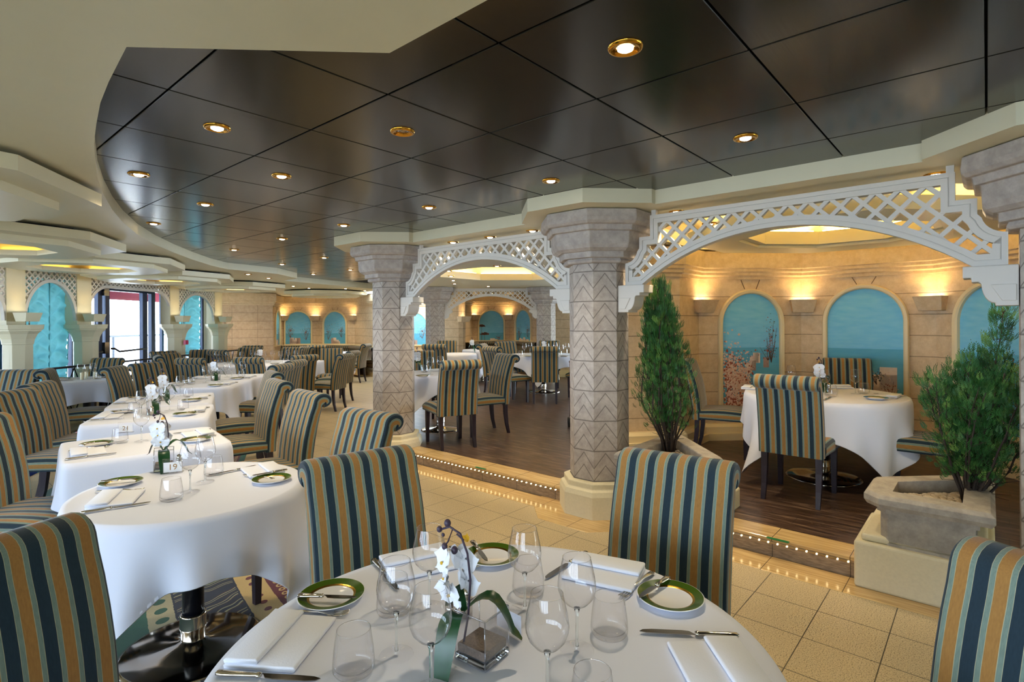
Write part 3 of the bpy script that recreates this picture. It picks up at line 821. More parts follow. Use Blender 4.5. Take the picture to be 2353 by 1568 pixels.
# ---------------------------------------------------------------- window wall on the left
PIL = [6.35, 7.7, 8.93, 11.32, 13.0]
mb = MB()
for y0, y1 in zip(PIL[:-1], PIL[1:]):         # breast wall under the windows, lintel above
    if not (8.9 < y0 < 9): mb.box((WX-.22, (y0+y1)/2, .28), (.12, y1-y0, .56))
    mb.box((WX-.22, (y0+y1)/2, 2.42), (.14, y1-y0, .40))
mb.box((WX-.22, 3.6, 2.42), (.14, 5.6, .4)); mb.box((WX-.22, 3.6, .28), (.12, 5.6, .56)); mb.box((WX-.22, 1.6, 1.4), (.12, 1.6, 1.8))
mb.box((WX-.2, 13.12, 1.3), (.3, .3, 2.6))
struct(mb.build('wall_window', 'cream_paint'))
def window_lattice(label, y0, y1, rect):
    half = (y1-y0)/2; w = half-.06; t = thing('window_lattice', label, 'lattice', (WX-.03, (y0+y1)/2, 0), PI/2, 'lattice panels over the windows')
    zb, zt = 1.56, 2.36; P = [(w, zb), (w, zt), (-w, zt), (-w, zb)]; r = w-.11
    if rect:
        q = .45; r = w-.05
        arcp = [(-r, zb)] + [(-r+q-q*math.cos(PI/2*i/8), 2.13-q+q*math.sin(PI/2*i/8)) for i in range(9)] + [(r-q+q*math.sin(PI/2*i/8), 2.13-q+q*math.cos(PI/2*i/8)) for i in range(9)] + [(r, zb)]
    else:
        s = .58/r; arcp = [(-r*math.cos(PI*i/20), zb+s*r*math.sin(PI*i/20)) for i in range(21)]
    P += arcp
    fixn(frame_mesh(P, .05, .05, False).build('panel_frame', 'plaster_white', t)); fixn(lattice_mesh(inset(P, .035), .068, .022, .03).build('lattice', 'plaster_white', t))
for y0, y1, rect, lab in ((PIL[0], PIL[1], 0, 'lattice panel at the far left edge of the frame'), (PIL[1], PIL[2], 0, 'lattice panel over the wide turquoise curtain'), (PIL[2], PIL[3], 1, 'lattice panel over the glass doors'), (PIL[3], PIL[4], 0, 'lattice panel over the narrow turquoise curtain')):
    window_lattice(lab, y0, y1, rect)
def pillar(label, y):
    t = thing('window_pillar', label, 'pillar', (WX+.02, y, 0), 0, 'cream half pillars along the windows', 'thing')
    s = MB(); s.rings(oct_rings([(0, .40), (.12, .40), (.13, .32), (1.22, .32)]), 0, False); bevel(s.build('pillar_shaft', 'cream_paint', t), .004)
    g = MB()
    for k in range(8):
        an = PI/4*k; d = Vector((math.cos(an), math.sin(an), 0)); sd = Vector((-d.y, d.x, 0))
        arc = [(.032*math.cos(PI*i/8), .032*math.sin(PI*i/8)) for i in range(9)]
        pl = [(-.032, .25), (.032, .25)] + [(a_, 1.1+b_) for a_, b_ in arc]
        g.add([tuple(d*.1615 + sd*a_ + Vector((0, 0, b_))) for a_, b_ in pl], [tuple(range(len(pl)))])
    g.build('flute_panel', 'fascia_paint', t)
    c = MB(); c.rings(oct_rings([(1.22, .32), (1.225, .34), (1.245, .34), (1.30, .36), (1.37, .42), (1.405, .48), (1.41, .50), (1.43, .50), (1.432, .54), (1.495, .56), (1.5, .56)]), 0, False, cap1=True)
    bevel(c.build('pillar_capital', 'cream_paint', t), .004)
    b = MB(); b.box((-.12, 0, 1.95), (.2, .30, .92)); b.build('pillar_pier', 'cream_paint', t)
    u = thing('box_uplight', label.replace('cream fluted pillar', 'cream box uplight on the pillar'), 'wall light', (WX+.16, y, 1.5), 0, 'box uplights on the window pillars')
    m = MB(); k0 = [(-.07, -.11, .045), (.07, -.11, .045), (.07, .11, .045), (-.07, .11, .045)]; k1 = [(-.09, -.135, .17), (.10, -.135, .17), (.10, .135, .17), (-.09, .135, .17)]
    m.rings([k0, k1, [(x*.88, yy*.88, .17) for x, yy, z in k1], [(x*.88, yy*.88, .14) for x, yy, z in k1]], 0, False, True, True); fixn(m.build('box_body', 'cream_paint', u))
    f = MB(); f.tube([(0, -.03, 0), (0, -.03, .05)], .006, 8); f.tube([(0, .03, 0), (0, .03, .05)], .006, 8); f.build('box_foot', 'table_chrome', u)
    e = MB(); e.box((0, 0, .147), (.03, .16, .012)); e.build('lamp_tube', 'lamp_lens', u)
    li = bpy.data.lights.new('uplight_glow', 'SPOT'); li.energy = 3.5; li.color = (1, .66, .25); li.spot_size = math.radians(120); li.spot_blend = .9; li.shadow_soft_size = .04
    lo = bpy.data.objects.new('uplight_glow', li); C.objects.link(lo); lo.parent = u; lo.location = (.02, 0, .18); lo.rotation_euler = (PI, 0, 0)
pillar('cream fluted pillar at the left frame edge, before the wide curtain', PIL[1]); pillar('cream fluted pillar between the wide curtain and the glass doors', PIL[2])
pillar('cream fluted pillar right of the glass doors, with the red call point', PIL[3]); pillar('cream fluted pillar between the narrow curtain and the stone wall', PIL[4])
mb = MB(); mb.box((0, 0, 0), (.05, .09, .09)); mb.box((.03, 0, 0), (.02, .05, .05))
tag(mb.build('fire_call_point', 'red_plastic', None, (WX+.24, PIL[3]-.02, 1.12)), 'small red fire call point on the cream pillar beside the narrow curtain', 'alarm')
# windows
def window(name, y0, y1, z0, z1, nmull):
    t = bpy.data.objects.new(name, None); C.objects.link(t); t.location = (WX-.34, (y0+y1)/2, 0); struct(t)
    f = MB(); h = (y1-y0)/2
    for k in range(nmull+1): f.box((0, -h+2*h*k/nmull, (z0+z1)/2), (.06, .06, z1-z0))
    for z in (z0, z1): f.box((0, 0, z), (.06, 2*h, .07))
    f.build('window_frame', 'door_frame', t)
    g = MB(); g.box((0, 0, (z0+z1)/2), (.008, 2*h-.04, z1-z0-.04)); g.build('window_pane', 'window_glass', t)
window('window_1', PIL[1]+.1, PIL[2]-.1, .56, 2.24, 2); window('window_2', PIL[3]+.1, PIL[4]-.1, .56, 2.24, 2); window('window_3', PIL[0], PIL[1]-.1, .56, 2.24, 2); window('window_4', 2.4, PIL[0], .56, 2.24, 4)
t = bpy.data.objects.new('door_1', None); C.objects.link(t); t.location = (WX-.30, 0, 0); struct(t)
f = MB()
for y, w in ((9.05, .10), (9.62, .10), (9.80, .10), (10.80, .14), (11.05, .12)): f.box((0, y, 1.08), (.07, w, 2.16))
f.box((0, 10.05, 2.17), (.08, 2.1, .12)); f.box((0, 10.05, .06), (.07, 2.1, .12))
f.build('door_frame', 'door_frame', t)
g = MB(); g.box((0, 9.33, 1.1), (.008, .5, 2.0)); g.box((0, 10.3, 1.1), (.008, .9, 2.0)); g.build('door_pane', 'window_glass', t)
h = MB()
h.tube([(.05, 9.05, 1.0), (.10, 9.10, 1.0), (.10, 9.58, 1.02), (.05, 9.62, 1.02)], .018); h.build('push_bar', 'dark_rail', t)
h = MB(); h.tube([(.05, 9.85, 1.06), (.10, 9.88, 1.06), (.10, 10.0, 1.0), (.10, 10.75, 1.02), (.05, 10.8, 1.02)], .018); h.build('push_bar', 'dark_rail', t)
h = MB(); h.box((.05, 9.72, 1.08), (.06, .10, .2)); h.box((.05, 9.72, 2.08), (.06, .12, .14)); h.build('door_lock', 'table_chrome', t)
# ruched curtains
def curtain(label, y0, y1, z0, z1, nsw, seed):
    rr = random.Random(seed); t = thing('ruched_curtain', label, 'curtain', (WX-.24, (y0+y1)/2, 0), PI/2, 'turquoise ruched curtains')
    nx, nz = 44, 110; H = z1-z0; w = y1-y0; rs = []
    for j in range(nz+1):
        f = j/nz; row = []
        for i in range(nx+1):
            g = i/nx*nsw; s = (g % 1.0 if i < nx else 1.0)-.5; cell = min(nsw-1, int(g))
            sag = .16*(4*s*s-1)                        # swags hang lowest mid cell
            ph = (f*H - sag*1.0)/.21 + cell*.37
            q = ph-math.floor(ph); swell = math.sin(PI*min(1, q*1.15))**.8 if q < .87 else .1
            y = -.075*swell*(1-(2*abs(s))**4*.9) - .012*math.sin(9*ph+i) - .02*math.sin(3.1*g*2+2*f)
            narrow = 1-.10*f**1.5
            zz = z1-f*H + .05*(4*s*s-1)*f
            row.append(((i/nx-.5)*w*narrow + .012*math.sin(f*23+cell), y, zz + (.08*abs(s) if f > .95 else 0)))
        rs.append(row)
    mb = MB(); mb.rings(rs, 0, True, False, False, False); mb.build('curtain_cloth', 'turquoise_silk', t)
    c = MB()
    for k in range(nsw+1):
        x = (k/nsw-.5)*w
        c.tube([(x*(1-.10*f**1.5), -.03, z1-f*H) for f in (0, .25, .5, .75, .97)], .008, 6)
    c.build('gather_cord', 'turquoise_silk', t)
curtain('wide turquoise ruched curtain in the arched window left of the doors', PIL[1]+.05, PIL[2]-.05, .62, 2.25, 3, 1)
curtain('narrow turquoise ruched curtain between the doors and the stone wall', PIL[3]+.04, PIL[4]-.36, .80, 2.25, 2, 2)
# fretwork rail in front of the glass
t = thing('fretwork_railing', 'low dark fretwork railing along the window wall', 'railing', (WX+.33, 0, 0))
f = MB(); y0, y1 = 6.6, 13.3; cell = .34; k = int((y1-y0)/cell)
f.box((0, (y0+y1)/2, .86), (.03, y1-y0, .03)); f.box((0, (y0+y1)/2, .10), (.03, y1-y0, .03))
f.build('rail', 'dark_rail', t)
f = MB()
for q in range(k):
    c = y0+(q+.5)*cell
    for a, b in (((c-.17, .12), (c-.06, .36)), ((c+.17, .12), (c+.06, .36)), ((c-.06, .36), (c-.06, .60)), ((c+.06, .36), (c+.06, .60)), ((c-.06, .36), (c+.06, .36)), ((c-.06, .60), (c+.06, .60)), ((c-.06, .60), (c-.17, .84)), ((c+.06, .60), (c+.17, .84))):
        f.tube([(0, a[0], a[1]), (0, b[0], b[1])], .011, 4, 0, False)
f.build('fretwork', 'dark_rail', t)
# outside: deck, railing, awning, loungers
mb = MB(); mb.box((-14.5, 10, -.1), (14, 40, .1)); o = mb.build('ground_deck', 'deck_white'); struct(o)
mb = MB(); mb.box((-60, 20, -4), (70, 160, .1)); o = mb.build('ground_sea', 'sea_haze'); struct(o)
t = thing('deck_railing', 'pale glass deck railing outside the doors', 'railing', (-12.5, 0, 0))
f = MB(); f.box((0, 12, 1.12), (.06, 26, .06)); f.build('top_rail', 'outside_rail', t)
f = MB()
for q in range(14): f.box((0, q*1.9, .55), (.05, .05, 1.1))
f.build('rail_posts', 'outside_rail', t)
g = MB(); g.box((0, 12, .55), (.01, 26, .95)); g.build('rail_glass', 'window_glass', t)
t = thing('deck_awning', 'red deck awning seen through the top of the doors', 'awning', (-9.8, 12.0, 0))
f = MB(); f.box((0, 0, 2.26), (1.6, 7, .06)); f.box((.8, 0, 2.17), (.04, 7, .22)); f.build('awning_cloth', 'awning_red', t)
f = MB(); f.tube([(.5, -1.1, 0), (.5, -1.1, 2.24)], .04); f.tube([(.5, 3.1, 0), (.5, 3.1, 2.24)], .04); f.build('awning_post', 'outside_rail', t)
for q, (x, y) in enumerate(((-8.2, 12.0), (-8.3, 13.6), (-8.2, 15.4))):
    t = thing('deck_chair', 'pale deck chair outside the doors, %s' % ('nearest the glass', 'in the middle of its row', 'farthest along the deck')[q], 'deck chair', (x, y, 0), .5, 'deck chairs outside')
    f = MB(); f.box((0, 0, .34), (1.3, .55, .05)); f.build('seat', 'outside_seat', t)
    f = MB(); f.box((.6, 0, .6), (.06, .55, .6)); f.build('backrest', 'outside_seat', t)
    for a in (-.55, .55):
        for b in (-.24, .24): m = MB(); m.box((a, b, .16), (.04, .04, .32)); m.build('leg', 'white_metal', t)

# walls behind the camera, with the ship's windows the daylight comes through
def pane_wall(name, fixed, a0, a1, axis, wins, z0=.55, z1=2.2):
    mb = MB(); th = .14
    def b(s0, s1, e0, e1):
        c = ((s0+s1)/2, (e0+e1)/2)
        if axis == 'v': mb.box((fixed, c[0], c[1]), (th, s1-s0, e1-e0))
        else: mb.box((c[0], fixed, c[1]), (s1-s0, th, e1-e0))
    b(a0, a1, 0, z0); b(a0, a1, z1, 2.6); e = a0
    for w0, w1 in wins: b(e, w0, z0, z1); e = w1
    b(e, a1, z0, z1)
    return struct(gbuild(mb, name, 'cream_paint'))
REAR = [(-4.0+1.7*k, -2.5+1.7*k) for k in range(6)]
pane_wall('wall_rear', -4.07, -5.1, 6.3, 'v', REAR)
pane_wall('wall_side', -5.07, -4.1, 16, 'u', [])
PORTALS = []
for k, (v0, v1) in enumerate(REAR):
    t = bpy.data.objects.new('window_%d' % (5+k), None); C.objects.link(t); struct(t); t.location = W(-4.07, (v0+v1)/2); t.rotation_euler = (0, 0, GRID)
    f = MB(); h = (v1-v0)/2
    for y in (-h, 0, h): f.box((0, y, 1.375), (.06, .05, 1.65))
    for z in (.55, 1.5, 2.2): f.box((0, 0, z), (.06, 2*h, .05))
    f.build('window_frame', 'door_frame', t)
    g = MB(); g.box((0, 0, 1.375), (.008, 2*h-.04, 1.61)); g.build('window_pane', 'window_glass', t)
    PORTALS.append((W(-4.0, (v0+v1)/2, 1.375), (1.5, 1.65), (eA[0], eA[1], 0)))
for y0, y1, z0, z1 in ((PIL[1]+.1, PIL[2]-.1, .56, 2.24), (PIL[3]+.1, PIL[4]-.1, .56, 2.24), (PIL[0], PIL[1]-.1, .56, 2.24), (2.4, PIL[0], .56, 2.24), (9.0, 11.1, 0.1, 2.15)):
    PORTALS.append((Vector((WX-.26, (y0+y1)/2, (z0+z1)/2)), (y1-y0, z1-z0), (1, 0, 0)))
for p, (a, b), d in PORTALS:
    li = bpy.data.lights.new('daylight_portal', 'AREA'); li.shape = 'RECTANGLE'; li.size = a; li.size_y = b; li.cycles.is_portal = True
    o = bpy.data.objects.new('daylight_portal', li); C.objects.link(o); o.location = p
    x = Vector((-d[1], d[0], 0)); zz = -Vector(d); yy = zz.cross(x)
    o.matrix_world = Matrix.Translation(p) @ Matrix((x, yy, zz)).transposed().to_4x4()
# ------------------------------------------------------------------ dining chair
def chair():
    t = thing('dining_chair', 'c', 'chair')
    # back: front and rear skin of the side profile, (y, z), rolled over at the top
    F = [(-.195, .365), (-.198, .45), (-.206, .55), (-.220, .65), (-.240, .74), (-.263, .82), (-.285, .88)]
    Rr = [(-.285, .365), (-.290, .45), (-.300, .55), (-.315, .65), (-.332, .74), (-.350, .82), (-.364, .87)]
    c = (-.372, .925); r = .055
    for k in range(0, 14):                          # over the top and down behind
        F.append((c[0]+r*1.3*math.cos(math.radians(12+19*k)), c[1]+r*math.sin(math.radians(12+19*k))))
        q = min(1, k/5); Rr.append((-.364*(1-q)+(c[0]-.012)*q + .0*k, .872*(1-q)+(c[1]-.022)*q))
    wd = .225; cols = [-wd, -wd+.006, -wd+.016, -.075, .075, wd-.016, wd-.006, wd]; shr = [.55, .18, 0, 0, 0, 0, .18, .55]
    mb = MB()
    def skin(P, Q, rev):
        rs = []
        for x, s in zip(cols, shr):
            row = []
            for (a, b) in zip(P, Q):
                m = ((a[0]+b[0])/2, (a[1]+b[1])/2); d = Vector((a[0]-m[0], a[1]-m[1])); L = d.length
                if L > 1e-6: d = d*max(0, (L-.018*s*1.2))/L
                row.append((x, m[0]+d.x, m[1]+d.y))
            rs.append(row)
        vs = [p for r_ in rs for p in r_]; n = len(P); fs = []; us = []
        for i in range(len(cols)-1):
            for j in range(n-1):
                f = [i*n+j, (i+1)*n+j, (i+1)*n+j+1, i*n+j+1]
                u = [(cols[i], j*.1), (cols[i+1], j*.1), (cols[i+1], j*.1+.1), (cols[i], j*.1+.1)]
                if rev: f = f[::-1]; u = u[::-1]
                fs.append(tuple(f)); us.append(u)
        mb.add(vs, fs, 0, True, us); return rs
    fr = skin(F, Rr, False); rr_ = skin(Rr, F, True)
    n = len(F)
    for side in (0, -1):                           # cheeks: stripes follow the edge
        A = fr[side]; B = rr_[side]; x = cols[side]; sg = 1 if side == -1 else -1
        for j in range(n-1):
            d0 = math.dist(A[j], B[j]); d1 = math.dist(A[j+1], B[j+1])
            f = [A[j], B[j], B[j+1], A[j+1]]; u = [(x, j*.1), (x+sg*d0, j*.1), (x+sg*d1, j*.1+.1), (x, j*.1+.1)]
            if side == 0: f = f[::-1]; u = u[::-1]
            mb.add(f, [(0,1,2,3)], 0, False, [u])
    for j in (0, n-1):                             # underside and curl end
        vs = [p[j] for p in fr] + [p[j] for p in rr_][::-1]
        mb.add(vs, [tuple(range(len(vs)))], 0, False, [[(v[0], .2) for v in vs]])
    o = mb.build('backrest', 'striped_fabric', t)
    # seat
    bm = bmesh.new(); ny = 8
    secs = []
    for i in range(ny+1):
        y = -.21+.475*i/ny; k = (i/ny); w = .225+.020*k
        z0 = .375; zt = .462+.016*math.sin(PI*min(1, max(0, k*.9+.05)))
        if i == ny: zt -= .02
        secs.append((y, w, z0, zt))
    m2 = MB(); rows = []
    for y, w, z0, zt in secs:
        yy = y
        rows.append([(-w, yy, z0), (-w-.006, yy, z0+.03), (-w-.005, yy, zt-.025), (-w+.006, yy, zt-.008), (-w+.025, yy, zt), (-w*.5, yy, zt+.006), (w*.5, yy, zt+.006), (w-.025, yy, zt), (w-.006, yy, zt-.008), (w+.005, yy, zt-.025), (w+.006, yy, z0+.03), (w, yy, z0)])
    last = rows[-1]; rows.append([(p[0]*.985, p[1]+.014, .385 if p[2] < .4 else min(p[2], .452)-(.0 if p[2] < .44 else .012)) for p in last])
    bm.free()
    acc = [0]
    for a, b in zip(rows[0][:-1], rows[0][1:]): acc.append(acc[-1]+math.dist(a, b))
    mid = acc[-1]/2
    m2.rings(rows, 0, True, False, False, False, uv=lambda i, j: (acc[min(j, len(acc)-1)]-mid, i*.06))
    fcap = rows[-1]; m2.add(fcap, [tuple(range(len(fcap)))[::-1]], 0, False, [[(p[0], p[2]) for p in fcap][::-1]])
    bot = [r_[0] for r_ in rows] + [r_[-1] for r_ in rows][::-1]; m2.add(bot, [tuple(range(len(bot)))], 0, False, [[(p[0], p[1]) for p in bot]])
    fixn(m2.build('seat', 'striped_fabric', t))
    for sx in (-1, 1):
        l = MB(); s0 = .023; s1 = .016
        l.rings([[(sx*.200+a*s, .225+b*s, z) for a, b in ((-1,-1), (1,-1), (1,1), (-1,1))] for z, s in ((.38, s0), (.0, s1))], 0, False, True, True); fixn(l.build('leg', 'dark_leg_wood', t))
        l = MB(); l.rings([[(sx*.190+a*s, y+b*s, z) for a, b in ((-1,-1), (1,-1), (1,1), (-1,1))] for z, y, s in ((.38, -.238, .023), (.25, -.242, .021), (.12, -.256, .018), (.0, -.285, .015))], 0, False, True, True); fixn(l.build('leg', 'dark_leg_wood', t))
    kids(t); return t
PROTO_CHAIR = chair()
def put_chair(p, face, label, group, z=0.0):
    """p = world point under the seat centre, face = direction the sitter looks"""
    rz = math.atan2(face[1], face[0]) - PI/2
    return first_or_dup(PROTO_CHAIR, (p[0], p[1], z), rz, label, group)
def chair_top(x, y, face, label, group, z=0.0, back=.375):
    q = at(x, y, z+.975); f = Vector((face[0], face[1])).normalized()
    return put_chair((q.x+f.x*back, q.y+f.y*back), f, label, group, z)

# ------------------------------------------------------------------ tables and cloths
def cloth_mesh(rin, rout, zt, nfold=1.0, seed=1, nseg=144, th=.0, floor=.02):
    """rin(a), rout(a): table edge and cloth edge, laid flat, in polar form"""
    rr = random.Random(seed); ph = [rr.random()*6.28 for _ in range(6)]
    rings = []; K = 12
    fr = [0, .25, .5, .75, .9, .97]
    for f in fr: rings.append([(rin(2*PI*j/nseg)*f*math.cos(2*PI*j/nseg), rin(2*PI*j/nseg)*f*math.sin(2*PI*j/nseg), zt) for j in range(nseg)])
    L = [rout(2*PI*j/nseg)-rin(2*PI*j/nseg) for j in range(nseg)]; Lm = min(L)
    for k in range(0, K+1):
        row = []
        for j in range(nseg):
            a = 2*PI*j/nseg; ri = rin(a); s = L[j]*k/K; ex = (L[j]-Lm)
            fold = (.5*math.sin(7*a+ph[0])+.3*math.sin(11*a+ph[1])+.3*math.sin(17*a+ph[2]))*nfold
            out_ = .004 + .012*(1-math.exp(-s*60)) + s*(.05+.22*ex/(Lm+.05)*.35) + s*s*fold*.42
            row.append(((ri+out_)*math.cos(a), (ri+out_)*math.sin(a), max(floor, zt-.006*(1-math.exp(-s*80))-s*.985)))
        rings.append(row)
    rings[0] = [(0, 0, zt)]*nseg
    mb = MB(); mb.rings(rings, 0, True)
    rings2 = [[(x*.997, y*.997, z-.003) for x, y, z in r] for r in rings[5:]]
    mb.rings([rings[-1]] + rings2[::-1], 0, True)
    return mb
def rect_r(a, hx, hy, rnd=.0):
    c, s = abs(math.cos(a)), abs(math.sin(a))
    p = 18 if rnd else 60
    return 1/(((c/hx)**p + (s/hy)**p)**(1/p))
def table(label, p, z, shape, group=None, rz=0, R_=.45, hx=.42, hy=.42, base='disc', cloth=None, clabel='', seed=1, cside=None, crot=PI/4, nfold=1, base_r=None):
    t = thing('dining_table', label, 'table', (p[0], p[1], z), rz, group)
    h = .735
    tp = MB()
    if shape == 'round': tp.lathe([(.001, h-.03), (R_-.004, h-.03), (R_-.002, h), (.001, h)], 48)
    else: tp.box((0, 0, h-.017), (2*hx-.12, 2*hy-.12, .03))
    tp.build('tabletop', 'dark_leg_wood', t)
    c = MB(); c.lathe([(.045, .15), (.045, h-.03)], 24, cap0=True, cap1=True); c.build('pedestal_post', 'black_post', t)
    c = MB(); c.lathe([(.046, .165), (.053, .165), (.055, .155), (.055, .105), (.057, .10), (.053, .092), (.050, .03)], 28); c.build('post_collar', 'table_chrome', t)
    b = MB(); br = base_r or (.27 if shape == 'round' else .24)
    b.lathe([(.05, .045), (.07, .035), (br*.6, .022), (br*.94, .012), (br, .006), (br, .0)], 40); b.build('base_plate', 'table_chrome', t)
    cl = cside or (2*(R_ if shape == 'round' else max(hx, hy))+.62)
    rin = (lambda a: R_) if shape == 'round' else (lambda a: rect_r(a, hx, hy, 1))
    if shape == 'round': ro = lambda a: max(R_+.12, rect_r(a-crot, cl/2, cl/2, 0))
    else: ro = lambda a: rect_r(a, hx+cl_d, hy+cl_d, 0)
    cl_d = .27
    m = cloth_mesh(rin, ro, h+.004, nfold, seed, 160 if shape == 'round' else 200)
    o = m.build('tablecloth', 'white_linen', None, (p[0], p[1], z), rz)
    tag(o, clabel, 'tablecloth', 'white tablecloths')
    return t

# ------------------------------------------------------------------ tableware, one of each kind
TT = .741
def P_(fn):
    o = fn(); kids(o); return o
def mk_plate():
    t = thing('side_plate', 'x', 'plate')
    a = MB(); a.lathe([(.001, .002), (.045, .002), (.052, .0), (.056, .004), (.088, .014), (.0895, .0155), (.088, .0165), (.0868, .0163)], 48); a.lathe([(.058, .0085), (.054, .0065), (.001, .0062)], 48); a.build('plate_body', 'porcelain', t)
    b = MB(); b.lathe([(.0868, .0166), (.0645, .0112)], 48); b.build('green_rim', 'green_glaze', t)['label'] = 'glossy green rim band'
    c = MB(); c.lathe([(.0645, .0112), (.0625, .0107), (.058, .0085)], 48); c.build('gold_line', 'gold_line', t)
    return t
def sect_bar(secs, seg=8):
    """secs: (y, half width, half thickness, z) along y"""
    return [[(w*math.cos(2*PI*j/seg), y, z+h*math.sin(2*PI*j/seg)) for j in range(seg)] for y, w, h, z in secs]
def mk_knife(L=.235, wide=.0105, name='dinner_knife', cat='knife'):
    t = thing(name, 'x', cat); hl = L*.44
    h = MB(); h.rings(sect_bar([(-L/2, .003, .002, .006), (-L/2+.004, .009, .0045, .006), (-L/2+.02, .0098, .0052, .006), (-L/2+hl*.6, .0075, .0047, .006), (-L/2+hl*.9, .0062, .0045, .006), (-L/2+hl*.93, .0085, .006, .006), (-L/2+hl, .006, .004, .006)]), 0, True, True, True); h.build('handle', 'cutlery_silver', t)
    b = MB(); y0 = -L/2+hl; y1 = L/2
    pl = [(-.0055, y0), (wide*.75, y0+.012), (wide, y0+.03), (wide, y1-.03), (wide*.7, y1-.008), (0, y1), (-wide*.45, y1-.015), (-.006, y1-.05)]
    b.prism(pl, .0045, .0065); b.build('blade', 'dark_blade', t); return t
def mk_fork(L=.20):
    t = thing('dinner_fork', 'x', 'fork')
    h = MB(); h.rings(sect_bar([(-L/2, .003, .0015, .004), (-L/2+.006, .0088, .0025, .005), (-L/2+.03, .0085, .0025, .008), (-L/2+.07, .0042, .0025, .011), (.02, .0035, .0025, .009), (.038, .0045, .002, .006), (.05, .011, .0016, .004), (.062, .0125, .0016, .004)]), 0, True, True, True); h.build('handle', 'cutlery_silver', t)
    q = MB()
    for k in range(4): q.tube([((k-1.5)*.0068, .058, .004), ((k-1.5)*.0068, .080, .0045), ((k-1.5)*.0062, L/2, .009)], [.0022, .0020, .0011], 6)
    q.build('tines', 'cutlery_silver', t); return t
def mk_napkin():
    o = MB()
    def pad(x0, x1, y0, y1, z0, h, fold):
        k = 6; prof = []
        for i in range(k+1):
            a = -PI/2+PI*i/k; prof.append((math.cos(a)*h/2, h/2+math.sin(a)*h/2))
        rings = []
        for x in (x0, x0+.004, (x0+x1)/2, x1-.004, x1):
            e = .8 if x in (x0, x1) else 1
            pts = [(x, y1-h/2+p[0], z0+h/2+(p[1]-h/2)*e) for p in prof] + [(x, y0+h*.3, z0+h*e+ .002*math.sin(x*40)), (x, y0, z0+h*.6), (x, y0+h*.2, z0)]
            rings.append(pts)
        o.rings(rings, 0, True, True, True)
    pad(-.105, .105, -.083, .083, 0, .012, 1); pad(-.1045, .1045, -.083, -.004, .0115, .012, 1)
    r = fixn(o.build('folded_napkin', 'napkin_linen')); return tag(r, 'x', 'napkin')
def mk_goblet():
    t = thing('wine_glass', 'x', 'wine glass')
    b = MB(); b.lathe([(.0045, .098), (.012, .101), (.026, .110), (.038, .124), (.0435, .140), (.0445, .152), (.042, .172), (.037, .195), (.0325, .215)], 32); b.build('bowl', 'clear_glass', t)
    r = MB(); r.lathe([(.0325, .2143), (.0330, .2153), (.0325, .2158), (.0318, .2150)], 32); r.build('bowl_rim', 'rim_glass', t)
    s = MB(); s.lathe([(.0065, .0055), (.0042, .012), (.0034, .03), (.0032, .06), (.0038, .085), (.0075, .0985), (.001, .1005)], 16); s.build('stem', 'solid_glass', t)
    f = MB(); f.lathe([(.006, .0065), (.009, .0052), (.036, .0022), (.0385, .0016), (.0390, .0008), (.0385, .0)], 32); f.build('foot', 'foot_glass', t)
    return t
def mk_tumbler():
    t = thing('water_tumbler', 'x', 'tumbler')
    b = MB(); b.lathe([(.0005, .0), (.034, .0), (.040, .003), (.0445, .010), (.0450, .020), (.0425, .05), (.0375, .085), (.0360, .094)], 32); b.build('glass_wall', 'clear_glass', t)
    b = MB(); b.lathe([(.0357, .0932), (.0362, .0942), (.0357, .0948), (.0350, .0940)], 32); b.build('glass_rim', 'rim_glass', t)
    f = MB(); f.lathe([(.0005, .010), (.030, .011), (.040, .016), (.0435, .022)], 28); f.build('thick_base', 'foot_glass', t); return t
def mk_vase():
    t = thing('square_vase', 'x', 'vase'); s = .045
    w = MB(); rr = []
    for z, k in ((0, s*.96), (.004, s), (.108, s), (.11, s-.001), (.108, s-.004), (.016, s-.004), (.012, s-.008)): rr.append([(k, -k, z), (k, k, z), (-k, k, z), (-k, -k, z)])
    w.rings(rr, 0, False, True, True); w.build('glass_wall', 'clear_glass', t)
    w = MB(); w.rings([[(k, -k, z), (k, k, z), (-k, k, z), (-k, -k, z)] for z, k in ((.001, s*.97), (.016, s*.97))], 0, False, True, True); bevel(w.build('thick_base', 'solid_glass', t), .003)
    w = MB(); e_ = s-.002
    w.tube([(e_, -e_, .109), (e_, e_, .109), (-e_, e_, .109), (-e_, -e_, .109), (e_, -e_, .109)], .0022, 6)
    for a_, b_ in ((1, 1), (1, -1), (-1, 1), (-1, -1)): w.tube([(a_*e_, b_*e_, .004), (a_*e_, b_*e_, .109)], .0016, 6)
    w.build('glass_edges', 'rim_glass', t)
    g = MB(); g.rings([[(k, -k, z), (k, k, z), (-k, k, z), (-k, -k, z)] for z, k in ((.018, s*.86), (.034, s*.87), (.037, s*.84))], 0, False, True, True); g.build('gravel_fill', 'vase_gravel', t); return t
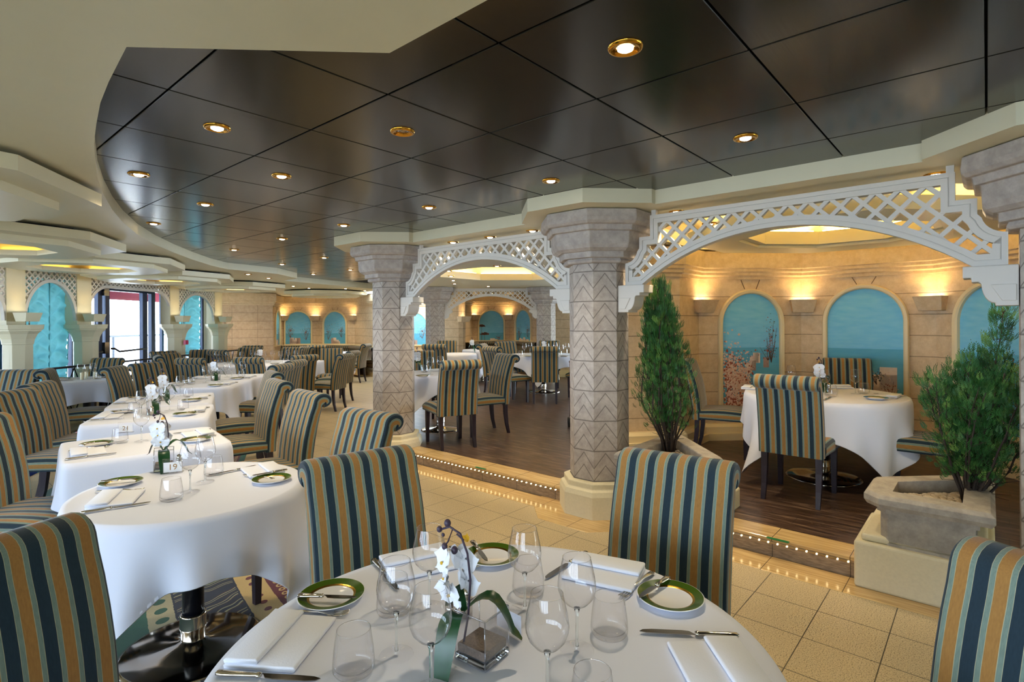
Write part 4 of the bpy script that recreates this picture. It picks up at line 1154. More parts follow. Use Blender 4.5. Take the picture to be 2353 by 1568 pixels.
def mk_orchid():
    t = thing('orchid_stem', 'x', 'orchid'); rr = random.Random(5)
    s = MB(); pts = [(.0, .0, .03), (.012, -.004, .10), (.018, -.008, .18), (.012, -.010, .24), (-.004, -.012, .285), (-.028, -.012, .300), (-.05, -.01, .292)]
    s.tube(pts, .0026, 7); s.tube([(.004, -.011, .27), (-.012, -.014, .285)], .002, 6); s.tube([(-.02, -.012, .298), (-.03, -.02, .27), (-.036, -.02, .262)], .0018, 6)
    for c, r in (((-.052, -.01, .293), .0065), ((-.033, -.012, .308), .008), ((-.038, -.02, .259), .007), ((-.016, -.018, .25), .008), ((-.045, -.004, .278), .004)): s.ball(c, r, 1.15, 8)
    s.build('stem', 'orchid_stem', t)
    def petal(mb, c, ax, up, L, wd, cup):
        ax = Vector(ax).normalized(); up = Vector(up).normalized(); sd = ax.cross(up).normalized(); rows = []
        for i in range(6):
            f = i/5; w = wd*math.sin(PI*min(.97, .12+f*.86))**.75
            rows.append([tuple(Vector(c)+ax*L*f+sd*w*q+up*(cup*f*f*L - abs(q)*w*.25+.003*math.sin(8*f+q*3))) for q in (-1, -.5, 0, .5, 1)])
        mb.rings(rows, 0, True, False, False, False)
    for (c, d) in (((-.040, -.022, .222), (-.85, -.5, .2)), ((-.036, -.020, .188), (-.9, -.35, -.1)), ((-.026, -.022, .152), (-.6, -.75, -.2)), ((-.005, .016, .215), (.5, .8, .1)), ((.004, .018, .165), (.7, .7, .1))):
        d = Vector(d).normalized(); u = Vector((0, 0, 1)); sd = d.cross(u).normalized(); u = sd.cross(d)
        b = MB()
        for an, L, w in ((90, .036, .017), (215, .035, .016), (325, .035, .016), (10, .043, .030), (170, .043, .030)):
            a = math.radians(an); ax = sd*math.cos(a)+u*math.sin(a); petal(b, Vector(c)+d*.002*(an in (10, 170)), ax, d, L, w, .15)
        o = b.build('blossom', 'orchid_petal', t)
        h = MB(); h.ball(tuple(Vector(c)+d*.005), .0038, 1, 8); h.build('blossom_heart', 'orchid_yellow', o)
    h = MB(); petal(h, (0.0, .005, .262), (.2, .6, .3), (0, -.4, 1), .02, .01, .1); h.build('lip_petal', 'orchid_yellow', t)
    lf = MB()
    def leaf(p0, dirv, L, wd, droop, rise):
        rows = []; d = Vector((dirv[0], dirv[1], 0)).normalized(); sd = Vector((-d.y, d.x, 0))
        for i in range(11):
            f = i/10; w = wd*(math.sin(PI*(.12+.85*f))**.6); z = rise*math.sin(PI*min(1, f*1.25))*.9 - droop*f*f
            rows.append([tuple(Vector(p0)+d*L*f*(1-.25*f)+sd*w*q+Vector((0, 0, z+.25*w*abs(q)))) for q in (-1, -.5, 0, .5, 1)])
        lf.rings(rows, 0, True, False, False, False)
    leaf((.0, .0, .10), (1, -.1), .18, .022, .045, .055); leaf((-.01, -.012, .105), (-.35, -1), .11, .026, .165, .012); leaf((.0, .01, .10), (-.7, .7), .10, .015, .02, .05)
    lf.build('leaves', 'orchid_leaf', t); return t
def mk_shaker():
    t = thing('salt_shaker', 'x', 'shaker')
    b = MB(); b.lathe([(.001, 0), (.0145, 0), (.0145, .045), (.013, .048)], 20); b.build('glass_body', 'cutlery_silver', t)
    c = MB(); c.lathe([(.0140, .046), (.0148, .05), (.0130, .054), (.0142, .060), (.0125, .070), (.006, .077), (.001, .078)], 20); c.build('cap', 'cutlery_silver', t); return t
def mk_card(num):
    t = thing('table_number_card', 'x', 'table number')
    a = MB(); a.box((0, 0, .038), (.09, .003, .076)); a.box((0, .014, .0015), (.09, .032, .003)); a.build('acrylic_stand', 'clear_glass', t)
    b = MB(); b.box((0, -.0022, .032), (.08, .0008, .05)); p = b.build('card_face', 'card_white', t)
    f = bpy.data.curves.new('number', 'FONT'); f.body = num; f.size = .042; f.align_x = 'CENTER'; f.align_y = 'CENTER'; f.extrude = .0002
    f.materials.append(M['gold_ink']); tmp = bpy.data.objects.new('number', f); C.objects.link(tmp); me = bpy.data.meshes.new_from_object(tmp); bpy.data.objects.remove(tmp); o = bpy.data.objects.new('printed_number', me); C.objects.link(o); o.parent = p; o.location = (0, -.0028, .031); o.rotation_euler = (PI/2, 0, 0)
    return t
PK = dict(plate=P_(mk_plate), knife=P_(mk_knife), butter=P_(lambda: mk_knife(.165, .0095, 'butter_knife')), fork=P_(mk_fork), napkin=P_(mk_napkin), goblet=P_(mk_goblet), tumbler=P_(mk_tumbler), vase=P_(mk_vase), orchid=P_(mk_orchid), shaker=P_(mk_shaker))
GRP = dict(plate='green rimmed side plates', knife='silver dinner knives', butter='butter knives laid on the side plates', fork='silver forks', napkin='folded white napkins', goblet='clear wine glasses', tumbler='clear water tumblers', vase='square glass vases', orchid='white orchid stems in vases', shaker='salt and pepper shakers')
ADJ = dict(plate='green rimmed white side plate', knife='silver dinner knife', butter='small butter knife', fork='silver fork', napkin='folded white napkin', goblet='clear wine glass', tumbler='clear water tumbler', vase='square glass vase', orchid='white orchid stem', shaker='metal capped shaker')
def put(kind, x, y, z, rz, where):
    return first_or_dup(PK[kind], (x, y, z), rz, ADJ[kind]+' '+where, GRP[kind])
def lay(kind, a, b, z, where, dz=0):
    """cutlery from handle end a to tip b, given as photograph points on the table plane"""
    p = at(a[0], a[1], z); q = at(b[0], b[1], z); m = (p+q)/2
    return put(kind, m.x, m.y, z+dz, math.atan2(q.y-p.y, q.x-p.x)-PI/2, where)
def setting(p, face, z, where, items=('plate', 'butter', 'fork', 'napkin', 'knife'), mir=1):
    """one place laid at p (middle of the napkin); face = direction the sitter looks"""
    f = Vector((face[0], face[1])).normalized(); r = Vector((f.y, -f.x)); rz = math.atan2(f.y, f.x)-PI/2
    def q(kind, dx, dy, dz=0, da=0): put(kind, p[0]+r.x*dx+f.x*dy, p[1]+r.y*dx+f.y*dy, z+dz, rz+da, where)
    if 'napkin' in items: q('napkin', 0, 0)
    if 'knife' in items: q('knife', .128, .01)
    if 'fork' in items: q('fork', -.124, .01)
    if 'plate' in items: q('plate', -.225, .05)
    if 'butter' in items: q('butter', -.205, .05, .0175, .12)

# ------------------------------------------------------------------ planters and conifers
def planter(label, body, rim_poly, rz_lab, base, pz):
    t = thing('stone_planter', label, 'planter', (0,0,0), GRID, 'stone planters by the columns')
    z1 = .55
    mb = MB(); loops = []
    for d, z in ((.06, z1-.11), (.06, z1-.085), (.015, z1-.075), (.0, z1-.05), (.0, z1-.02), (.02, z1-.002), (.035, z1), (.13, z1), (.132, z1-.10)):
        loops.append([(p[0], p[1], z) for p in (inset(rim_poly, d) if d else rim_poly)])
    mb.rings(loops, 0, False); bevel(fixn(mb.build('planter_rim', 'planter_stone', t)), .008)
    b = MB(); q = inset(rim_poly, .075); b.prism(q, .0, z1-.10, 0, False, False); bevel(fixn(b.build('planter_body', 'planter_stone', t)), .006)
    k = MB(); k.prism(base, .0, .26); k.prism(inset(base, .03), .26, .30); bevel(fixn(k.build('planter_plinth', 'column_plinth', t)), .015, 3)
    rr = random.Random(len(label)); pb = MB(); hp = [Vector(p) for p in inset(rim_poly, .15)]
    pb.prism([tuple(p) for p in hp], z1-.16, z1-.075)
    def inside(x, y):
        c = False; n = len(hp)
        for i in range(n):
            a, b_ = hp[i], hp[i-1]
            if (a.y > y) != (b_.y > y) and x < (b_.x-a.x)*(y-a.y)/(b_.y-a.y)+a.x: c = not c
        return c
    xs = [p.x for p in hp]; ys = [p.y for p in hp]; n = 0
    while n < 420:
        x, y = rr.uniform(min(xs), max(xs)), rr.uniform(min(ys), max(ys))
        if not inside(x, y): continue
        n += 1; r = rr.uniform(.009, .017); a = rr.random()*3
        pts = []
        for i in range(5):
            th = PI*i/4; pts.append((max(.0004, r*math.sin(th)), -r*.6*math.cos(th)))
        s = MB(); s.lathe(pts, 6); s.v = [(v[0]*1.3, v[1]*.9, v[2]) for v in s.v]
        pb.add([(x+v[0]*math.cos(a)-v[1]*math.sin(a), y+v[0]*math.sin(a)+v[1]*math.cos(a), z1-.07+v[2]) for v in s.v], s.f, 0, True)
    tag(gbuild(pb, 'pebbles', 'pebble_stone'), 'pale pebbles filling the '+rz_lab, 'pebbles', None, 'stuff')
    return t
def conifer(label, p, top, seed, spread, lean, n=2600, shape='flame', open_=0.0):
    """loose thuja: thin stems, branchlets and flat feathery sprays"""
    rr = random.Random(seed); t = thing('conifer', label, 'potted tree', p, 0, 'conifers in the planters')
    st = MB(); fo = MB(); H = top
    stems = []; ns = 26
    for k in range(ns):
        a = 2.4*k+rr.random()*.5; s = spread*(k/ns)**.6*rr.uniform(.75, 1.1); hh = H*(1-.42*(k/ns)**1.2*rr.uniform(.5, 1.0)) if k else H
        if shape == 'bush': hh = H*rr.uniform(.66, .88) if k else H*1.12
        pts = [(0.025*math.cos(a), .025*math.sin(a), -.03)]
        for i in range(1, 9):
            f = i/8
            if shape == 'flame': w = s*min(1, f*2.6)*(1-.62*max(0, f-.35)**.9)
            else: w = s*f**.75*1.05
            q = 1 if (k == 0 or shape == 'flame') else .35
            pts.append((lean[0]*f*q+w*math.cos(a+f*.4)+rr.uniform(-.01, .01), lean[1]*f*q+w*math.sin(a+f*.4)+rr.uniform(-.01, .01), hh*f*(.9 if shape == 'bush' and k > ns*.6 else 1)))
        st.tube(pts, [.0075*(1-.85*i/8)+.001 for i in range(9)], 5); stems.append(pts)
    def spray(c, d, L):
        d = d.normalized(); sd = d.cross(Vector((rr.uniform(-1, 1), rr.uniform(-1, 1), rr.uniform(-.3, 1)))).normalized(); nrm = d.cross(sd)
        for s in range(6):
            f = s/6.0; b0 = c+d*L*f+nrm*.004*math.sin(5*f)
            for sg in ((-1, 1) if s < 5 else (0,)):
                l2 = L*(.46-.30*f); dd = (d*.72+sd*sg*.7).normalized() if sg else d
                wv = dd.cross(nrm)*.0022; e = b0+dd*l2; m_ = b0+dd*l2*.5
                fo.add([b0, m_-wv, e, m_+wv], [(0,1,2,3)], 0, False)
                if L > .045 and sg:
                    for u_ in (.45, .75):
                        e2 = b0+dd*l2*u_; dd2 = (dd*.6+d*.8).normalized(); l3 = l2*.4; w2 = dd2.cross(nrm)*.0019
                        fo.add([e2, e2+dd2*l3*.5-w2, e2+dd2*l3, e2+dd2*l3*.5+w2], [(0,1,2,3)], 0, False)
    for q in range(n):
        pts = rr.choice(stems) if rr.random() > .04 else stems[0]; f = rr.uniform(.10, 1)**.75
        if rr.random() < open_*max(0, .75-f): continue
        i = min(7, int(f*8)); g = f*8-i; a = Vector(pts[i]); b = Vector(pts[i+1]); c = a.lerp(b, g)
        an = rr.random()*6.28; w = (.075 if shape == 'flame' else .10)*(1.15-.7*f)*rr.uniform(.3, 1.1)
        tip = c+Vector((w*math.cos(an), w*math.sin(an), rr.uniform(.0, .07)))
        d = (tip-c)*.8+Vector((c.x*.08, c.y*.08, .05+rr.random()*.06))
        if q % 5 == 0: st.tube([c, tip], [.002, .0008], 4, 0, True, False)
        spray(tip, d, rr.uniform(.032, .068))
    for q in range(30):                               # bare twigs low down
        pts = rr.choice(stems); c = Vector(pts[rr.choice((1, 2, 3))]); an = rr.random()*6.28
        e = c+Vector((math.cos(an), math.sin(an), rr.uniform(-.1, .5)))*rr.uniform(.06, .2); st.tube([c, e], [.0025, .001], 4, 0, True, False)
    st.build('stems', 'trunk_bark', t); fo.build('foliage', 'foliage_green', t); return t
# ------------------------------------------------------------------ carpets
def carpet(name, off0, off1, v0, v1, matn, z):
    pts = [p for p in EDGE[3:20] if v0 <= p[1] <= v1]; pts = [(pts[0][0]-.05, v0)] + pts
    n = 8; rs = []; us = []
    for u, v in pts:
        rs.append([(u+off0+(off1-off0)*k/n, v+.35*(off0+(off1-off0)*k/n-off0)*-0, z) for k in range(n+1)])
    mb = MB(); mb.rings(rs, 0, False, False, False, False, uv=lambda i, j: (abs(off1-off0)*j/n, pts[i][1]))
    bot = [[(x, y, -.02) for x, y, q in r] for r in rs]
    mb.rings([[r[0] for r in rs], [r[0] for r in bot]], 0, False, False, False, False); mb.rings([[r[-1] for r in rs], [r[-1] for r in bot]], 0, False, False, False, False)
    o = fixn(gbuild(mb, name, matn)); return o
tag(carpet('carpet', .95, -.80, -.5, 9, 'patterned_carpet', .006), 'green carpet with patterned border running under the white clothed tables', 'carpet', None, 'thing')
tag(carpet('carpet', -1.25, -3.2, 2.3, 9, 'blue_carpet', .006), 'blue patterned carpet near the window wall', 'carpet', None, 'thing')

# ------------------------------------------------------------------ tables
FT = (-.04, 1.245); T19 = (-1.485, 2.53)
table('pedestal table under the nearest white cloth', FT, 0, 'round', 'pedestal tables', R_=.62, clabel='white cloth on the nearest round table, laid with four places', seed=3, cside=1.55, crot=.5)
table('pedestal table with black post and wide chrome base, under the number 19 cloth', T19, 0, 'round', 'pedestal tables', R_=.47, clabel='white round cloth draped over the table with number 19 card', seed=8, cside=1.42, crot=math.radians(38), nfold=1.7, base_r=.30)
table('square table hidden under the cloth just behind table 19', (-2.35, 3.50), 0, 'square', 'pedestal tables', math.radians(40), hx=.42, hy=.36, clabel='white square cloth just behind the number 19 table', seed=4)
table('square table hidden under the second square cloth of the row', (-3.04, 4.62), 0, 'square', 'pedestal tables', math.radians(25), hx=.42, hy=.40, clabel='white square cloth second in the row, overlapping the next one', seed=5, nfold=.6)
table('square table hidden under the third square cloth of the row', (-3.49, 5.47), 0, 'square', 'pedestal tables', math.radians(27), hx=.42, hy=.44, clabel='white square cloth third in the row, butted to the second', seed=6, nfold=.5)
table('long table hidden under the cloth in front of the stripe backed chair', (-4.0, 7.35), 0, 'square', 'pedestal tables', math.radians(10.4), hx=.42, hy=.88, clabel='long white cloth with a hanging corner, beyond the square tables', seed=7)
table('wide table hidden under the far cloth crowded with wine glasses', (-4.87, 10.6), 0, 'square', 'pedestal tables', math.radians(2), hx=1.0, hy=.75, clabel='far white cloth crowded with many wine glasses', seed=9)
table('square table by the pillars under a bluish lit cloth', (-5.93, 7.6), 0, 'square', 'pedestal tables', math.radians(42), hx=.45, hy=.45, clabel='bluish white cloth on the table before the cream pillars', seed=10)
table('round table cut by the left frame edge', (-5.66, 5.4), 0, 'round', 'pedestal tables', R_=.42, clabel='white cloth cut by the left frame edge', seed=11)
table('round table on the platform beside the left column', (-.93, 7.05), PZ, 'round', 'pedestal tables', R_=.47, clabel='white cloth on the platform table beside the left column', seed=12, cside=1.32, crot=.35, base_r=.25)
table('large round table on the platform before the distant arch', (.62, 10.85), PZ, 'round', 'pedestal tables', R_=.70, clabel='white cloth on the large platform table left of the centre column', seed=13, cside=1.8, crot=.6, base_r=.32)
table('small round table far back on the platform', (-1.15, 11.35), PZ, 'round', 'pedestal tables', R_=.40, clabel='small cream lit cloth far back on the platform', seed=14)
table('round table beside the far banquette on the platform', (-.72, 13.0), PZ, 'round', 'pedestal tables', R_=.45, clabel='far white cloth beside the banquette under the umbrella pines', seed=15)
AT = W(5.45, 1.1)
table('oval footed table in the alcove', (AT.x, AT.y), PZ, 'round', 'pedestal tables', GRID, R_=.63, clabel='white cloth with long corners on the alcove table', seed=16, cside=1.85, crot=math.radians(8), base_r=.30)
table('far table in front of the left banquette', (-4.6, 14.4), 0, 'round', 'pedestal tables', R_=.4, clabel='far white cloth in front of the left banquette', seed=17)

# ------------------------------------------------------------------ chairs
G1, G2, G3, G4 = 'chairs around the nearest table', 'chairs along the row of white tables', 'chairs on the raised platform', 'chairs in the alcove'
chair_top(825, 1041, (.62, -.78), 'blue, gold and sage striped chair behind the left of the nearest table', G1)
chair_top(1555, 1046, (-.58, -.81), 'blue, gold and sage striped chair behind the right of the nearest table', G1)
q = at(178, 1180, .975); f = Vector((.93, -.37)); q = q + Vector((-.37, -.93, 0))*.215; put_chair((q.x+f.x*.375, q.y+f.y*.375), f, 'large orange striped chair cut by the lower left corner', G1)
q = at(2228, 1234, .975); f = Vector((-.92, -.40)); q = q + Vector((.40, -.92, 0))*.215; put_chair((q.x+f.x*.375, q.y+f.y*.375), f, 'large blue striped chair cut by the lower right corner', G1)
chair_top(852, 944, (-.6, -.8), 'green striped chair with rolled top just behind the left chair of the nearest table', G2)
put_chair((-2.68, 3.05), (1, .0), 'chair whose striped seat alone shows left of table 19', G2)
chair_top(713, 900, (-.7, -.71), 'striped chair with rolled top right of table 19, seat tucked behind its cloth', G2)
chair_top(642, 873.5, (-.78, -.62), 'striped chair at the right of the square tables, nearer of the close pair', G2)
chair_top(630, 854, (-.83, -.55), 'striped chair at the right of the square tables, farther of the close pair', G2)
chair_top(647, 837, (-1, .1), 'chair showing only its rolled top above the close pair of chairs', G2)
chair_top(681, 828, (-1, .1), 'chair with rolled top leaning right, right of the long cloth', G2)
chair_top(701, 816.5, (-.75, .66), 'tall backed chair seen from behind between the aisle chairs', G2)
chair_top(794, 813, (-1, .15), 'chair in the tiled aisle seen from behind, nearest the left column', G2)
put_chair((-3.39, 10.4), (-1, .1), 'chair in the tiled aisle half hidden behind its twin', G2)
chair_top(762, 801, (.25, -.97), 'pale lit chair facing the camera beyond the aisle chairs', G2)
chair_top(842, 790.5, (-1, .1), 'lone chair in profile at the end of the far banquette', G2)
chair_top(570, 822, (.05, 1), 'dark striped chair seen from behind at the end of the long cloth', G2)
chair_top(437, 823.5, (.1, 1), 'dark rolled top chair seen from behind, left of the long cloth orchid', G2)
chair_top(384, 812.5, (.95, -.35), 'narrow striped chair with bright right edge near the glass doors', G2)
chair_top(364, 818, (.8, .6), 'chair with its rolled top lit blue by the doors', G2)
put_chair((-6.45, 10.32), (.8, -.6), 'chair standing closest to the red call point', G2)
chair_top(337, 834, (.93, -.35), 'chair left of the long cloth, against the bright door', G2)
chair_top(260, 843, (.97, .2), 'dark striped chair left of the third square cloth', G2)
chair_top(248, 823, (.05, -1), 'chair facing the camera behind the bluish cloth', G2)
chair_top(84, 880, (.95, .3), 'brown striped chair at the left, second from the frame edge', G2)
chair_top(22, 898, (.98, .12), 'brown striped chair at the left frame edge, nearest of the row', G2)
chair_top(45, 850, (.1, -1), 'broad dark striped chair back at the left frame edge under the curtain', G2)
chair_top(102, 849, (.85, .5), 'dark chair with its seat reaching under the bluish cloth', G2)
chair_top(465, 804, (.2, -1), 'chair facing the camera in front of the narrow curtain', G2)
chair_top(499, 805, (.3, .95), 'dark edge of a chair right of the narrow curtain', G2)
chair_top(573, 799, (0, -1), 'green striped chair across the crowded far cloth, left one', G2)
chair_top(581, 794.5, (.1, -1), 'orange topped chair against the plain stone wall', G2)
chair_top(672, 799, (-.1, -1), 'green striped chair across the crowded far cloth, right one', G2)
chair_top(705, 797, (-.6, -.8), 'small striped chair with turned back before the far banquette, left one', G2)
chair_top(727, 794, (-.3, .95), 'small striped chair seen from behind before the far banquette, right one', G2)
put_chair((-.71, 6.22), (-.43, .90), 'gold striped chair seen from behind at the platform edge by the left column', G3, PZ)
put_chair((-.39, 6.85), (-.87, -.49), 'gold striped chair turned sideways on the platform, seat pointing left', G3, PZ)
put_chair((.57, 9.50), (.06, 1), 'tall striped chair seen from behind at the large platform table', G3, PZ)
put_chair((-.04, 9.47), (.8, .6), 'green lit chair with rolled top whose seat points to the large platform table', G3, PZ)
put_chair((-.22, 10.4), (.95, -.2), 'brown striped chair left of the large platform table', G3, PZ)
chair_top(1161, 785.5, (.45, -.9), 'brown striped chair facing the camera behind the large platform table', G3, PZ)
chair_top(962, 807, (.25, -.97), 'gold striped chair facing the camera beside the left column', G3, PZ)
chair_top(997, 791.5, (.1, 1), 'brown striped chair seen from behind, second row by the left column', G3, PZ)
chair_top(1027, 783, (.1, -1), 'gold striped chair farthest back beside the small cream cloth', G3, PZ)
chair_top(1262, 783.5, (-.1, -1), 'gold striped chair beyond the large table, under the right end of the distant arch', G3, PZ)
put_chair((1.33, 10.1), (-.9, .4), 'dark chair peeping out left of the centre column', G3, PZ)
p = W(4.77, 1.13); put_chair((p.x, p.y), eA, 'gold and teal striped chair seen from behind at the alcove table', G4, PZ)
put_chair((2.22, 5.72), (.88, -.47), 'gold striped chair in profile left of the alcove table', G4, PZ)
chair_top(1945, 824, (-.45, -.9), 'gold striped chair facing the camera behind the alcove table', G4, PZ)
put_chair((3.25, 4.27), (-.72, .70), 'chair whose striped seat shows left of the bushy plant', G4, PZ)

# ------------------------------------------------------------------ nearest table, laid for four
z = TT; N = 'on the nearest table, '
def pt(x, y): q = at(x, y, z); return q
def face_to(x, y, c=FT): q = at(x, y, z); return (c[0]-q.x, c[1]-q.y)
put('plate', *pt(762, 1377), 0, N+'left side, before the left chair'); put('plate', *pt(1130, 1284), 0, N+'far side, between the two rear chairs'); put('plate', *pt(1540, 1380), 0, N+'right side, under a slanting knife')
lay('butter', (679, 1388), (826, 1392), z, 'lying level, left plate of the nearest table', .0175); lay('butter', (1084, 1258), (1122, 1308), z, 'slanting down, far plate of the nearest table', .0175); lay('butter', (1538, 1343), (1468, 1395), z, 'slanting across, right plate of the nearest table', .0175)
lay('fork', (633, 1414), (795, 1414), z, N+'above the left napkin'); lay('fork', (1042, 1264), (1090, 1303), z, N+'left of the far plate'); lay('fork', (1493, 1324), (1436, 1371), z, N+'beside the right plate')
lay('knife', (497, 1552), (735, 1566), z, N+'below the left napkin'); lay('knife', (862, 1294), (912, 1354), z, N+'behind the leftmost wine glass'); lay('knife', (1352, 1270), (1249, 1337), z, N+'by the folded napkin near the right chair'); lay('knife', (1698, 1466), (1470, 1456), z, N+'above the lower right napkin')
def nap(pts, where):
    ps = [at(x, y, z) for x, y in pts]; c = sum(ps, Vector())/4; d = (ps[2]+ps[3]-ps[0]-ps[1]); put('napkin', c.x, c.y, z, math.atan2(d.y, d.x)-PI/2, where)
nap([(528, 1535), (612, 1420), (768, 1432), (692, 1543)], 'with its open fold toward the lower left chair, nearest table')   # placed by its four corners, flap end first
nap([(896, 1280), (985, 1266), (1043, 1318), (925, 1340)], 'behind the orchid on the nearest table')
nap([(1350, 1268), (1480, 1308), (1425, 1385), (1300, 1335)], 'before the right rear chair of the nearest table')
nap([(1700, 1470), (1830, 1640), (1590, 1645), (1520, 1475)], 'at the lower right of the nearest table, under a knife')
for x, y, w_ in ((911, 1506, 'left of the orchid on the nearest table'), (990, 1590, 'nearest the lower edge, left of the vase on the nearest table'), (1206, 1402, 'standing before a tumbler at the far side of the nearest table'), (1326, 1495, 'by the right napkin on the nearest table'), (1258, 1610, 'nearest the lower edge, right of the vase on the nearest table'), (987, 1398, 'behind the orchid flowers on the nearest table')):
    put('goblet', *pt(x, y), 0, w_)
for x, y, w_ in ((813, 1545, 'at the lower left of the nearest table'), (905, 1408, 'seen through the leftmost wine glass of the nearest table'), (1214, 1364, 'behind a wine glass at the far side of the nearest table'), (1400, 1459, 'beside the right plate of the nearest table'), (1362, 1655, 'of which only the rim shows at the lower edge')):
    put('tumbler', *pt(x, y), 0, w_)
va = [at(1070, 1528, z), at(1098, 1544, z), at(1152, 1500, z)]; vc = at(1108, 1508, z); vr = math.atan2((va[2]-va[1]).y, (va[2]-va[1]).x)
put('vase', vc.x, vc.y, z, vr, 'of gravel and orchid in the middle of the nearest table')
put('orchid', vc.x-.042, vc.y-.005, z, -.1, 'leaning left from the vase on the nearest table')
put('shaker', *pt(1073, 1418), 0, 'with bright cap behind the vase of the nearest table'); put('shaker', *pt(1036, 1436), 0, 'left of the vase, half behind the orchid leaf')
def card(num, x, y, rz, label):
    t = mk_card(num); q = at(x, y, z); t.location = q; t.rotation_euler = (0, 0, rz); t['label'] = label; t['group'] = 'table number cards'
card('8', 1168, 1458, 2.4, 'small acrylic number card turned away behind the nearest vase')

# ------------------------------------------------------------------ table 19
L19 = 'on the number 19 table'
a = at(268, 1150, z); setting((a.x, a.y), (.93, .36), z, 'at the left place '+L19, ('napkin',)); lay('knife', (190, 1181), (342, 1157), z, 'at the left place '+L19); lay('fork', (232, 1132), (318, 1128), z, 'at the left place '+L19)
put('plate', *pt(278, 1114), 0, 'at the left place '+L19); lay('butter', (228, 1119), (328, 1108), z, 'at the left place '+L19, .0175)
a = at(603, 1084, z); setting((a.x, a.y), (-.75, -.6), z, 'at the right place '+L19, ('napkin',)); put('plate', *pt(624, 1106), 0, 'at the right place '+L19); lay('butter', (660, 1090), (580, 1104), z, 'at the right place '+L19, .0175); lay('fork', (625, 1103), (568, 1095), z, 'at the right place '+L19); lay('knife', (545, 1082), (525, 1086), z, 'at the right place '+L19)
for x, y, w_ in ((437, 1131, 'nearer of the pair '+L19), (472, 1108, 'farther of the pair '+L19)): put('goblet', *pt(x, y), 0, w_)
for x, y, w_ in ((394, 1150, 'in front of the card '+L19), (491, 1092, 'behind the wine glasses '+L19)): put('tumbler', *pt(x, y), 0, w_)
v = pt(377, 1080); put('vase', v.x, v.y, z, .55, 'with a white orchid '+L19); put('orchid', v.x, v.y, z, 1.0, 'with open flowers '+L19); put('shaker', *pt(412, 1078), 0, 'behind a wine glass '+L19)
card('19', 397, 1088, .42, 'small acrylic card printed with a gold 19')
# ------------------------------------------------------------------ the rest of the row
def row_table(c, rz, hx, hy, where, seats, centre=True, gob=(), tum=()):
    cx, cy = c; X = Vector((math.cos(rz), math.sin(rz))); Y = Vector((-X.y, X.x))
    for sx, sy, sd in seats:
        p = Vector(c)+X*sx+Y*sy; f = -X if sx > 0 else X
        setting((p.x, p.y), f, z, sd+' '+where)
    if centre:
        put('vase', cx, cy, z, rz, 'in the middle of '+where); put('orchid', cx, cy, z, rz+.8, 'in the middle of '+where); put('shaker', cx-.08*Y.x, cy-.08*Y.y, z, 0, 'beside the vase on '+where)
    for k, (a, b, w_) in enumerate(gob): p = Vector(c)+X*a+Y*b; put('goblet', p.x, p.y, z, 0, w_+' '+where)
    for k, (a, b, w_) in enumerate(tum): p = Vector(c)+X*a+Y*b; put('tumbler', p.x, p.y, z, 0, w_+' '+where)
r = math.radians
row_table((-2.35, 3.50), r(40), .42, .36, 'the cloth just behind table 19', ((-.30, -.12, 'at the left place of'), (.30, .06, 'at the right place of')), False, ((-.02, .06, 'behind the 19 orchid on'),), ((-.13, .10, 'at the left of'), ))
row_table((-3.04, 4.62), r(25), .42, .40, 'the second square cloth', ((-.30, -.05, 'at the left place of'), (.30, .02, 'at the right place of')), True, ((-.06, -.16, 'nearest the 21 card on'), (.10, .12, 'beside the orchid on')), ((.20, .14, 'at the right of'), (-.16, .12, 'at the left of')))
card('21', 289, 995, .45, 'small acrylic card printed with a gold 21, partly behind a glass stem')
row_table((-3.49, 5.47), r(27), .42, .44, 'the third square cloth', ((-.30, .0, 'at the left place of'), (.30, -.02, 'at the right place of')), True, ((-.02, .20, 'farthest left on'), (.12, .22, 'farthest right on')), ((.20, .12, 'right of the orchid on'),))
row_table((-4.0, 7.35), r(10.4), .42, .88, 'the long cloth', ((.30, -.55, 'nearest right place of'), (.30, .30, 'farther right place of'), (-.30, -.5, 'nearest left place of'), (-.30, .35, 'farther left place of')), True,
    ((.0, -.35, 'front left on'), (.13, -.22, 'front right on'), (.15, .18, 'behind the orchid on'), (.02, .40, 'back left on'), (.2, .5, 'back right on')), ((-.12, -.50, 'front left on'), (.24, .30, 'back right on')))
far_g = [(515, 829), (523.5, 833), (537, 827), (556, 834), (580, 824), (607, 832), (627, 826), (645, 831), (662, 824), (680, 826), (498, 832), (590, 833)]
NM = ('first', 'second', 'third', 'fourth', 'fifth', 'sixth', 'seventh', 'eighth', 'ninth', 'tenth', 'eleventh', 'last')
far_g = [(x, 829+(y-824)*.55) for x, y in far_g]
for k, (x, y) in enumerate(sorted(far_g)): put('goblet', *pt(x, y), 0, NM[k]+' from the left on the crowded far cloth')
for k, (x, y) in enumerate(((506, 834), (569, 836), (617, 833), (655, 836), (672, 831))): put('tumbler', *pt(x, y), 0, NM[k]+' from the left on the crowded far cloth')
for k, (x, y) in enumerate(((545, 838), (632, 837), (690, 836), (600, 832))): put('plate', *pt(x, y), 0, ('at the left front of', 'at the middle front of', 'at the right end of', 'at the back of')[k]+' the crowded far cloth')
p = pt(596, 833); put('vase', p.x, p.y, z, .2, 'in the middle of the crowded far cloth'); put('orchid', p.x, p.y, z, 2.0, 'standing tall on the crowded far cloth')
row_table((-5.93, 7.6), r(42), .45, .45, 'the bluish cloth', ((-.28, .0, 'at the left place of'), (.28, .05, 'at the right place of')), False, ((.0, -.12, 'nearest on'), (-.07, -.02, 'leftmost on'), (.07, .0, 'rightmost on')), ((.12, -.14, 'beside the wine glasses on'),))
